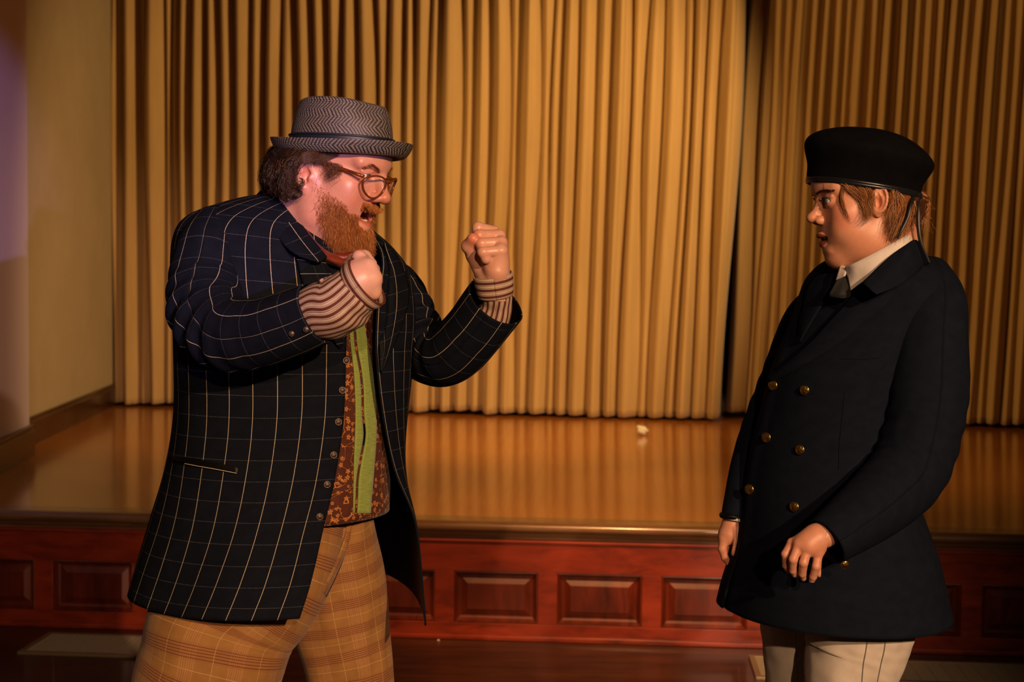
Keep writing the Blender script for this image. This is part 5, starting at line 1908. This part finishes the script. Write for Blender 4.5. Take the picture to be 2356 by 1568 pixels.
for j in range(4):
    G_ = F.like()
    a_, b_, c_ = [(11, 10, 8.5), (11.5, 10.5, 9), (11.5, 10.5, 9), (11, 10, 8.5)][j]
    G_.chain([mcp[j], pip[j], dip[j], tip[j]], [a_ * k, b_ * k, c_ * k, (c_ - 1.5) * k], 0.002)
    F.merge(G_, 0.002)
F.chain([q(1885, 1262, .03), q(1895, 1290, .036), q(1885, 1318, .036)], [15 * k, 13 * k, 10 * k], 0.006)
hV, hQ = F.mesh(); hV = smooth_mesh(hV, hQ, 2)
C_ = skin_cols(hV, FSK, 4)
for j in range(4):
    dn_ = np.linalg.norm(hV - (tip[j] + np.array([-.002, -.006, -.002])), axis=1)
    C_ = lerp3(C_, (0.62, 0.40, 0.30), 0.8 * (dn_ < 0.0062))
    C_ = lerp3(C_, (0.60, 0.22, 0.13), 0.35 * np.exp(-(np.linalg.norm(hV - mcp[j], axis=1) / 0.012) ** 2))
add_part_(hV, hQ, C_)
# far hand beside the coat
F = Field(c(1630, 1330, 2.64), c(1730, 1160, 2.64) + [0, 0.17, 0], 0.0013)
q = lambda px, py, d: P(px, py, 2.725 + d)
k = 1 / 1200.0
F.chain([q(1690, 1175, .0), q(1686, 1200, .0), q(1680, 1226, .0)], [21 * k, 20 * k, 26 * k], 0.01)
F.cone(q(1684, 1210, 0), q(1668, 1238, -.004), 20 * k, 15 * k, 0.01)
for (m_, a_, b_, e_, r_) in (((1666, 1240, -.008), (1662, 1262, -.010), (1668, 1283, -.008), (1679, 1298, -.004), 9.5),
                             ((1674, 1243, .012), (1670, 1268, .012), (1676, 1288, .012), (1686, 1302, .010), 10),
                             ((1684, 1243, .030), (1682, 1270, .034), (1690, 1290, .030), (1698, 1302, .024), 10),
                             ((1694, 1240, .044), (1696, 1266, .048), (1702, 1284, .044), (1708, 1294, .036), 9)):
    G_ = F.like(); G_.chain([q(*m_), q(*a_), q(*b_), q(*e_)], [(r_ + 2.5) * k, r_ * k, (r_ - 1) * k, (r_ - 2.5) * k], 0.003); F.merge(G_, 0.003)
G_ = F.like(); G_.chain([q(1696, 1215, -.014), q(1698, 1244, -.022), q(1690, 1272, -.026)], [13 * k, 10.5 * k, 8 * k], 0.004); F.merge(G_, 0.003)
hV, hQ = F.mesh(); hV = smooth_mesh(hV, hQ, 2)
add_part_(hV, hQ, skin_cols(hV, FSK, 8))
mesh_obj('body', np.concatenate(parts_V), np.concatenate(parts_Q), M_SKIN_F, wom, cols=np.concatenate(parts_C))

for s in (1, -1):
    eyeball('eye', toF([EP['eye'][0], s * EP['eye'][1], EP['eye'][2]]), RW @ np.array([1, 0.05, 0.0]), wom, (0.20, 0.26, 0.24), M_EYE)
hb = BVHTree.FromPolygons([tuple(v) for v in fV], [tuple(f) for f in fQ])
TF = Field((0.05, -0.03, -0.10), (0.105, 0.03, -0.04), 0.0008)
for i in range(8):
    a = (i - 3.5) * 0.20
    TF.ell((0.062 + 0.025 * math.cos(a), 0.030 * math.sin(a) * 0.62, -0.0665), (0.0026, 0.0024, 0.0042), 0.0004)
v_, q_ = TF.mesh()
mesh_obj('teeth', toF(v_), q_, M_TEETH, wom)
# eyebrows and lashes
for s in (1, -1):
    gg = []
    for (x, y, z, l) in ((0.10, 0.012, 0.0135, .006), (0.095, 0.022, 0.0185, .008), (0.085, 0.034, 0.0222, .009), (0.072, 0.046, 0.0200, .008)):
        b0 = surf(hb, (x, s * y, z - .001), 0.0003)
        gg.append([toF(b0), toF(surf(hb, b0 + np.array([0, s * l * .5, .0018]), 0.0009)), toF(surf(hb, b0 + np.array([-.001, s * l, .0012]), 0.0006))])
    strands('eyebrow', gg, 420, 0.0007, 0.00032, [(0.075, 0.026, 0.010), (0.05, 0.018, 0.008)], M_HAIR, wom, K=5, seed=9, tip=0.3)
    ls = []
    for i in range(34):
        t = i / 33.0 * 2 - 1
        e0 = np.array([EP['eye'][0], s * EP['eye'][1], EP['eye'][2]])
        b0 = e0 + np.array([0.0138 - 0.0035 * t * t * (1.5 if t > 0 else .6), s * (0.0118 * t), 0.0060 * (1 - t * t) + 0.0002])
        d_ = np.array([0.0042, s * 0.0030 * t, 0.0014])
        ls.append([toF(b0), toF(b0 + d_ * 0.55 + [0, 0, -.0003]), toF(b0 + d_ + [0, 0, .0016])])
    wires('eyelashes', ls, np.array([.00022, .00016, .00006]), M_RIBBON, wom, 3, cols=np.tile((0.01, 0.006, 0.004), (len(ls), 1)))
# nose stud
button(wom, toF(surf(hb, (0.100, 0.012, -0.027), 0.0006)), RW @ np.array([.5, 1, .2]), 0.0011, M_GOLD, 'nose_stud', 'tiny nose stud', 0.8, False)

# ---- hair
HC = [(0.26, 0.088, 0.020), (0.38, 0.15, 0.038), (0.09, 0.030, 0.009), (0.52, 0.24, 0.075)]
hwb = BVHTree.FromPolygons([tuple(v) for v in headW], [tuple(f) for f in fQ])
def hg(px, py, off=0.003): return on(hwb, px, py, off, 2.60)
F = Field(c(1915, 580, 2.70) - [0, .2, 0], c(2150, 400, 2.70) + [0, .14, 0], 0.003)
F.ell(c(2052, 448, 2.640), (0.060, 0.078, 0.055), 0.01)
F.ell(c(2070, 480, 2.645), (0.036, 0.062, 0.050), 0.02)
F.ell(c(2104, 482, 2.640), (0.018, 0.030, 0.030), 0.012)
F.ell(c(2056, 520, 2.650), (0.026, 0.050, 0.030), 0.02)
v_, q_ = F.mesh()
v_ = tuck(v_, P(1987, 436, 2.63), BR, 0.1035, 0.088, -0.004, [(-0.004, 0.985), (0.01, 0.93), (0.04, 0.9)])
v_ = v_ + 0.0025 * vnoise(v_ * [1, 1, .4], 200, 9, 3)[:, None] * normals_of(v_, q_)
fh = mesh_obj('hair', v_, q_, M_HAIR, wom, cols=np.tile((0.060, 0.022, 0.008), (len(v_), 1)))
g = [[hg(2046, 439, .004), hg(2048, 462, .008), hg(2042, 494, .008), hg(2032, 538, .006)],
     [hg(2058, 441, .005), hg(2064, 466, .012), hg(2058, 502, .010), hg(2046, 550, .007)],
     [c(2074, 444, 2.565), c(2082, 470, 2.556), hg(2072, 506, .014), hg(2058, 552, .009)],
     [c(2090, 446, 2.578), c(2100, 474, 2.575), c(2088, 508, 2.580), hg(2070, 548, .010)],
     [c(2104, 449, 2.60), c(2114, 472, 2.61), c(2102, 504, 2.61), c(2084, 538, 2.61)]]
strands('hair_strands', g, 2600, 0.0030, 0.00042, HC, M_HAIR, fh, K=13, wave=0.0045, wfreq=1.1, seed=3, flick=0.005, tip=0.3, lmin=0.62)
g = [[hg(2052, 441, .007), c(2068, 452, 2.552), c(2088, 466, 2.562), c(2108, 480, 2.585)],
     [hg(2052, 456, .008), c(2066, 470, 2.551), c(2086, 486, 2.562), c(2106, 494, 2.585)],
     [hg(2048, 474, .008), c(2062, 490, 2.555), c(2080, 505, 2.570), c(2100, 510, 2.590)]]
strands('swept_hair', g, 900, 0.0026, 0.00042, HC, M_HAIR, fh, K=12, wave=0.0035, wfreq=1.0, seed=33, flick=0.004, tip=0.3, lmin=0.6)
# bun behind the ribbon
bn = []
bc = c(2116, 474, 2.63)
rgb = np.random.default_rng(8)
for i in range(420):
    a0 = rgb.uniform(0, 6.28); tl = rgb.normal(0, .5, 3); ax = np.array([0.3, 1, 0.2]) + tl * .6; ax /= np.linalg.norm(ax)
    e1 = np.cross(ax, [0, 0, 1.0]); e1 /= np.linalg.norm(e1); e2 = np.cross(ax, e1)
    t = np.linspace(0, rgb.uniform(1.5, 3.5), 10) + a0
    rr = rgb.uniform(.8, 1.05)
    bn.append(bc + rr * (0.018 * np.cos(t)[:, None] * e1 + 0.026 * np.sin(t)[:, None] * e2))
wires('bun', bn, 0.00045, M_HAIR, fh, 3, cols=np.array([HC[rgb.integers(0, 4)] for _ in bn]))
fz = []
for i in range(60):
    a0 = rgb.uniform(-1.2, 2.0)
    p0 = c(2122 + rgb.uniform(-10, 6), 470 + rgb.uniform(-20, 50), 2.62 + rgb.uniform(-.01, .02))
    d_ = np.array([math.cos(a0), 0, math.sin(a0)]) * rgb.uniform(.01, .026)
    t = np.linspace(0, 1, 8)
    fz.append(p0 + d_ * t[:, None] + np.stack([0 * t, 0 * t, -0.012 * t ** 2], 1) + 0.003 * np.stack([np.sin(5 * t + a0), 0 * t, np.cos(4 * t + a0)], 1))
wires('flyaway_hair', fz, 0.00018, M_HAIR, fh, 3, cols=np.tile((0.34, 0.15, 0.05), (len(fz), 1)))
# hair over the temple, in front of the ear
g = [[hg(1938, 421), hg(1958, 430), hg(1982, 442, .004), hg(2002, 456, .005)],
     [hg(1942, 424), hg(1962, 442), hg(1984, 464, .004), hg(2000, 486, .004)],
     [hg(1952, 424), hg(1972, 446), hg(1990, 474, .004), hg(2004, 506, .004)],
     [hg(1975, 424), hg(1990, 446), hg(2000, 476, .004), hg(2012, 512, .004)],
     [hg(1990, 426), hg(2002, 444), hg(2008, 466, .004), hg(2010, 492, .004)],
     [hg(2000, 428), hg(2006, 438), hg(2008, 450, .005), hg(2008, 464, .004)]]
strands('temple_hair', g, 620, 0.0022, 0.00028, HC, M_HAIR, fh, K=12, wave=0.0022, wfreq=0.9, seed=5, flick=0.003, tip=0.25)
g = [[hg(1938, 422, .003), hg(1935, 448, .005), hg(1940, 478, .005), hg(1953, 506, .004)],
     [hg(1944, 424, .003), hg(1941, 455, .005), hg(1948, 488, .005), hg(1957, 514, .004)]]
strands('loose_lock', g, 60, 0.0010, 0.00028, HC, M_HAIR, fh, K=12, wave=0.0010, wfreq=1.0, seed=15, flick=0.003, tip=0.2, lmin=0.85)
g = [[hg(1950, 426), hg(1968, 448, .004), hg(1980, 478, .005), hg(1974, 500, .005), hg(1960, 514, .004)],
     [hg(1962, 428), hg(1984, 455, .004), hg(2003, 480, .005), hg(1998, 506, .005), hg(1980, 520, .004)]]
strands('loose_lock', g, 100, 0.0018, 0.00024, HC, M_HAIR, fh, K=14, wave=0.0014, wfreq=1.2, seed=16, flick=0.004, tip=0.2, lmin=0.85)

# ---- beret
ber = empty('beret', P(1988, 435, 2.62)); ber.parent = wom; ber.location = ber.location - wom.location


def oval(cx, cy, Yc, hw, b, slope, n=64, dz=0.0):
    C_ = P(cx, cy, Yc); t = np.linspace(0, 2 * math.pi, n, endpoint=False)
    e1 = np.array([math.cos(slope), 0, -math.sin(slope)])
    return C_ + hw * np.cos(t)[:, None] * e1 + b * np.sin(t)[:, None] * np.array([0, 1, 0]) + np.array([0, 0, dz]) * np.sin(2 * t)[:, None]


sl_ = math.radians(8.5)
rg_ = [oval(1987, 436, 2.63, 0.1035, 0.088, sl_), oval(1987, 424, 2.63, 0.1045, 0.090, sl_), oval(1991, 400, 2.63, 0.1065, 0.098, math.radians(10)), oval(1997, 366, 2.63, 0.1175, 0.112, math.radians(10.5)),
       oval(1999, 347, 2.635, 0.1155, 0.115, math.radians(11.0)), oval(1996, 326, 2.64, 0.098, 0.104, math.radians(9)), oval(1990, 309, 2.645, 0.072, 0.082, math.radians(6)), oval(1984, 299, 2.65, 0.040, 0.048, math.radians(4)), oval(1982, 297, 2.65, 0.002, 0.002, math.radians(4))]
sheet('beret_crown', rg_, 70, 120, M_BLACKFELT, ber, closed=True, disp=lambda V, U: 0.0022 * vnoise(V, 34, 3, 3))
for (y_, r_, nm) in ((436, .0028, 'leather_band'), (430.5, .0024, 'leather_band')):
    lp = oval(1987, y_, 2.63, 0.1050, 0.0895, sl_, 90)
    lp = np.concatenate([lp, lp[:1]])
    G_ = tube(lp, [r_] * 91, 180, 10, ref=(0, 0, 1), sy=1.35)
    o = grid_obj(nm, G_, M_LEATHER, ber)
bv_ = oval(1988, 433, 2.63, 0.1052, 0.0898, sl_, 64)
G_ = np.array([oval(1988, 437, 2.63, 0.1052, 0.0898, sl_, 64), oval(1988, 428, 2.63, 0.1054, 0.0900, sl_, 64)])
G_ = np.concatenate([G_, G_[:, :1]], 1)
grid_obj('leather_binding', cr(G_, 6), M_LEATHER, ber)


def ribbon(name, pts, width, parent, mat=M_RIBBON):
    p = cr(np.array(pts), 40)
    T = np.gradient(p, axis=0); T /= np.linalg.norm(T, axis=1, keepdims=True)
    side = np.cross(T, np.array([0.15, 1, 0.0])); side /= np.linalg.norm(side, axis=1, keepdims=True)
    a = np.linspace(0, 1, 40) * 0.5
    w2 = np.cross(T, side)
    sd = side * np.cos(a)[:, None] + w2 * np.sin(a)[:, None] * 0.8
    G_ = np.stack([p - sd * width / 2, p, p + sd * width / 2], 1)
    o = grid_obj(name, G_, mat, parent, thick=0.0006)
    return o


ribbon('ribbon_tail', [c(2104, 450, 2.560), c(2096, 470, 2.540), c(2088, 500, 2.534), c(2074, 528, 2.532), c(2064, 548, 2.534)], 0.0062, ber)
ribbon('ribbon_tail', [c(2112, 450, 2.58), c(2113, 480, 2.565), c(2113, 520, 2.560), c(2119, 560, 2.560), c(2138, 607, 2.565)], 0.0070, ber)
F = Field(c(2090, 465, 2.54), c(2135, 435, 2.54) + [0, .10, 0], 0.0012)
F.ell(c(2110, 448, 2.583), (.006, .006, .005), .003); F.ell(c(2120, 452, 2.585), (.009, .004, .0035), .003, roty(.3)); F.ell(c(2102, 453, 2.580), (.007, .004, .0035), .003, roty(-.4))
v_, q_ = F.mesh(); mesh_obj('ribbon_knot', v_, q_, M_RIBBON, ber)

# ---- coat
TW = Torso((-0.63, 0.777, 0), (-0.777, -0.63, 0), 2.68)
spec = [(1.545, 1975, 2105, 1.0, 0.0), (1.530, 1925, 2135, 0.85, 0.0), (1.512, 1880, 2165, 0.72, 0.0), (1.488, 1852, 2188, 0.68, 0.0), (1.45, 1834, 2196, 0.70, 0.0), (1.38, 1806, 2180, 0.80, 0.0),
        (1.31, 1775, 2150, 0.86, 0.0), (1.24, 1754, 2125, 0.84, 0.0), (1.17, 1731, 2104, 0.80, 0.0), (1.10, 1712, 2106, 0.80, 0.0), (1.04, 1703, 2132, 0.82, 0.0), (0.97, 1690, 2164, 0.84, 0.0), (0.91, 1670, 2182, 0.85, 0.0), (0.860, 1656, 2197, 0.85, 0.0)]
rows = []
for (z, L_, R_, ra, ti) in spec:
    r_ = TW.fit(z, L_, R_, ra, ti)
    rows.append(TW.ring(*r_, np.radians(np.linspace(-326, 41, 44))))
def coat_disp(V, U):
    u, v = U[:, 0], U[:, 1]
    return 0.003 * vnoise(np.stack([u, v * .3, 0 * u], 1), 22, 21, 2) + 0.006 * np.sin(u * 17 + 1) * np.clip((v - 0.42) / 0.3, 0, 1) ** 1.5 + 0.005 * sstep(u.max() - 0.05, u.max() - 0.02, u)
coat = sheet('coat', rows, 100, 200, M_NAVY, wom, thick=0.004, offset=-1, disp=coat_disp, mats=[M_NAVY, M_LINING], mat_off=1)
cb = bvh_of(coat)
s1 = sleeve('sleeve', [c(2128, 640, 2.67), c(2142, 700, 2.61), c(2140, 780, 2.575), c(2134, 900, 2.55), c(2118, 1000, 2.535), c(2088, 1082, 2.515), c(2035, 1140, 2.485), c(1975, 1190, 2.455), c(1900, 1246, 2.425)],
            [.052, .066, .069, .074, .071, .068, .062, .053, .042], 130, 80, M_NAVY, coat, 0.55, 0.004, mats=[M_NAVY, M_LINING], seed=5, du=0.5, fine=0.002)
s2 = sleeve('sleeve', [c(1905, 668, 2.78), c(1858, 735, 2.80), c(1812, 850, 2.79), c(1768, 960, 2.775), c(1728, 1065, 2.75), c(1696, 1165, 2.725), c(1692, 1188, 2.722)],
            [.026, .046, .048, .044, .038, .029, .027], 100, 70, M_NAVY, coat, 0.5, 0.003, mats=[M_NAVY, M_LINING], seed=6, fine=0.002)
cuff_ = tube([c(1690, 1180, 2.722), c(1687, 1197, 2.720)], [.0225, .0225], 4, 40, (0, -1, 0))
grid_obj('shirt_cuff', cuff_, M_WHITESHIRT, wom, thick=0.002)
# shirt front, collar, tie
sr = []
for (z, L_, R_) in ((1.555, 1980, 2090), (1.50, 1905, 2150), (1.42, 1850, 2160), (1.32, 1810, 2130), (1.22, 1790, 2105), (1.10, 1760, 2100)):
    r_ = TW.fit(z, L_, R_, 0.74, 0.0)
    sr.append(TW.ring(*r_, np.radians(np.linspace(-110, 110, 20))))
shirt = sheet('shirt', sr, 30, 50, M_WHITESHIRT, wom, thick=0.002)
sv = bvh_of(shirt)
cw = [[c(1946, 613, 2.576), c(1964, 606, 2.555), c(2000, 588, 2.542), c(2040, 567, 2.542), c(2078, 545, 2.556), c(2096, 535, 2.61), c(2085, 536, 2.71), c(2030, 560, 2.76), c(1975, 592, 2.72), c(1950, 606, 2.665), c(1940, 612, 2.615)],
      [c(1950, 628, 2.570), c(1970, 618, 2.549), c(2004, 600, 2.536), c(2042, 577, 2.536), c(2082, 553, 2.550), c(2101, 541, 2.61), c(2090, 542, 2.72), c(2030, 568, 2.77), c(1970, 604, 2.73), c(1938, 616, 2.67), c(1934, 622, 2.60)],
      [c(1952, 648, 2.568), c(1974, 650, 2.543), c(2016, 634, 2.528), c(2056, 604, 2.528), c(2096, 574, 2.545), c(2106, 552, 2.64), c(2098, 552, 2.73), c(2035, 580, 2.78), c(1962, 618, 2.74), c(1928, 634, 2.68), c(1930, 640, 2.60)]]
# leaf point reaches down in front
cw[2][0] = c(1957, 668, 2.560); cw[1][0] = c(1951, 636, 2.570)
cw[2][1] = c(1985, 648, 2.546)
cw[2][-1] = c(1925, 644, 2.598)
sheet('shirt_collar', cw, 12, 90, M_WHITESHIRT, wom, thick=0.0025)
kr = []
for (y, x0, x1, Y, bu) in ((632, 1931, 1947, 2.583, .004), (645, 1926, 1949, 2.574, .009), (662, 1917, 1953, 2.566, .011), (676, 1909, 1956, 2.562, .010), (682, 1911, 1954, 2.564, .004)):
    kr.append([c(x0 + (x1 - x0) * t, y + 3 * math.sin(math.pi * t), Y - bu * math.sin(math.pi * t) + 0.012 * (1 - t)) for t in (0, .25, .5, .75, 1)])
tie = sheet('tie', kr, 20, 20, M_TIE, wom, thick=0.003)
sheet('collar_point', [[c(1934, 608, 2.60), c(1949, 615, 2.580)], [c(1929, 626, 2.590), c(1947, 625, 2.574)], [c(1923, 645, 2.590), c(1944, 634, 2.570)]], 8, 8, M_WHITESHIRT, shirt, thick=0.0025)
patch('tie_blade', sv, [(1920, 672), (1898, 700), (1872, 740), (1850, 790), (1820, 840)], [(1952, 668), (1950, 700), (1935, 745), (1905, 800), (1860, 850)], 30, 10, 0.008, 0.008, M_TIE, tie, 0.003, 0.004, Yd=2.56)
patch('shirt_placket', sv, [(1955, 655), (1948, 680), (1935, 697)], [(1992, 655), (1972, 682), (1950, 705)], 14, 8, 0.006, 0.004, M_WHITESHIRT, shirt, 0.002, 0.002, Yd=2.555)
# coat collar and lapels
cw = [[c(2036, 560, 2.745), c(2086, 545, 2.715), c(2104, 548, 2.630), c(2090, 560, 2.548), c(2048, 590, 2.518), c(2010, 626, 2.512), c(1986, 652, 2.505)],
      [c(2040, 558, 2.76), c(2096, 544, 2.725), c(2113, 552, 2.625), c(2100, 572, 2.535), c(2066, 612, 2.505), c(2034, 644, 2.498), c(2004, 668, 2.490)],
      [c(2044, 580, 2.79), c(2110, 574, 2.745), c(2130, 590, 2.655), c(2122, 612, 2.562), c(2094, 640, 2.518), c(2060, 660, 2.498), c(2016, 678, 2.488)]]
sheet('collar', cw, 14, 50, M_NAVY, coat, thick=0.004)
patch('lapel', cb, [(1992, 655), (1960, 690), (1915, 740), (1865, 795), (1815, 840), (1772, 872)], [(2058, 668), (2040, 700), (1985, 748), (1920, 798), (1845, 845), (1776, 880)], 40, 16, 0.012, 0.006, M_NAVY, coat, 0.004, 0.004, Yd=2.50)
patch('lapel', cb, [(1926, 634), (1912, 670), (1896, 705), (1872, 745), (1850, 785)], [(1882, 634), (1862, 662), (1852, 705), (1842, 750), (1846, 790)], 30, 12, 0.012, 0.006, M_NAVY, coat, 0.004, 0.003, Yd=2.64)
for (x, y) in ((1781, 886), (1853, 897), (1766, 1006), (1842, 1034), (1727, 1125), (1829, 1165)):
    b0 = on(cb, x, y, 0.004)
    nx = -0.55 if x > 1800 else -0.75
    button(coat, b0, (nx, -0.80, 0.02), 0.0092 if x > 1800 else 0.0098, M_GOLD, h=0.42)
sb_ = bvh_of(s1)
button(s1, on(sb_, 1944, 1298, 0.002, 2.40), (0.05, -1, -0.25), 0.0072, M_GOLD, h=0.42)
# breast pocket seam and dart as fine raised seams
for pts in ([(1935, 824), (1980, 826), (2025, 822)], [(1944, 900), (1938, 960), (1932, 1020), (1930, 1080)]):
    wires('seam', [[on(cb, x, y, 0.0006) for x, y in resample(pts, 16)]], 0.0009, M_NAVY, coat, 5)

# ---- white trousers
VV, FF, UU = [], [], []
pa = [c(2000, 1330, 2.62), c(1978, 1430, 2.61), c(1966, 1500, 2.605), c(1950, 1575, 2.60), c(1965, 1700, 2.61), c(1990, 1950, 2.64), c(2020, 2320, 2.70)]
ra_ = [.108, .102, .094, .083, .080, .066, .058]
pb = [c(1870, 1330, 2.76), c(1858, 1430, 2.765), c(1856, 1500, 2.765), c(1853, 1575, 2.765), c(1850, 1700, 2.76), c(1850, 1950, 2.77), c(1850, 2290, 2.80)]
rb_ = [.095, .088, .084, .078, .074, .064, .056]
wl_ = []
for (p_, r_, sd) in ((pa, ra_, 3), (pb, rb_, 9)):
    G_ = tube(p_, r_, 120, 90, ref=(0.2, 1, 0))
    UV = grid_uv(G_); Vv = G_.reshape(-1, 3); F_ = grid_faces(120, 91)
    N_ = normals_of(Vv, F_).reshape(120, 91, 3)
    s_ = N_[:, 0] + N_[:, -1]; s_ /= np.linalg.norm(s_, axis=1, keepdims=True); N_[:, 0] = s_; N_[:, -1] = s_
    u, v = UV[..., 0].ravel(), UV[..., 1].ravel(); per = u / u.max() * 2 * math.pi
    pc = np.stack([np.cos(per) * .10, np.sin(per) * .10, v * 0.6], 1)
    d_ = 0.0045 * vnoise(pc, 34, sd, 2) + 0.002 * vnoise(pc * [1, 1, 2.5], 90, sd + 1, 2)
    FF.append(F_ + sum(len(a) for a in VV)); VV.append(Vv + N_.reshape(-1, 3) * d_[:, None]); UU.append(UV.reshape(-1, 2))
wt = mesh_obj('trousers', np.concatenate(VV), np.concatenate(FF), M_WHITEPANT, wom, uv=np.concatenate(UU))
solidify(wt, 0.002, -1)
wb = bvh_of(wt)
for pts in ([(1999, 1440), (1993, 1490), (1986, 1530), (1982, 1580)], [(2039, 1440), (2035, 1490), (2026, 1530), (2016, 1580)], [(1828, 1425), (1830, 1480), (1832, 1530), (1833, 1580)]):
    wires('seam', [[on(wb, x, y, 0.0004) for x, y in resample(pts, 24)]], 0.0010, M_SEAM if pts[0][0] > 1900 else M_WHITEPANT, wt, 5)
for (x, y, Y, dx, dy) in ((2022, 2330, 2.70, -0.7, -0.7), (1850, 2290, 2.80, -0.95, -0.3)):
    b0 = c(x, y, Y); b0[2] = 0
    d_ = np.array([dx, dy, 0]); d_ /= np.linalg.norm(d_)
    F = Field(b0 - [.26, .26, .0], b0 + [.26, .26, .16], 0.006)
    F.ell(b0 + d_ * 0.01 + [0, 0, .05], (.040, .040, .055), 0.02)
    F.cone(b0 - d_ * 0.03 + [0, 0, .036], b0 + d_ * 0.14 + [0, 0, .030], .034, .028, 0.02)
    F.ell(b0 + d_ * 0.13 + [0, 0, .028], (.043, .043, .027), 0.02)
    v_, q_ = F.mesh(); v_[:, 2] = np.maximum(v_[:, 2], 0.003)
    mesh_obj('shoe', v_, q_, M_SHOE, wom)
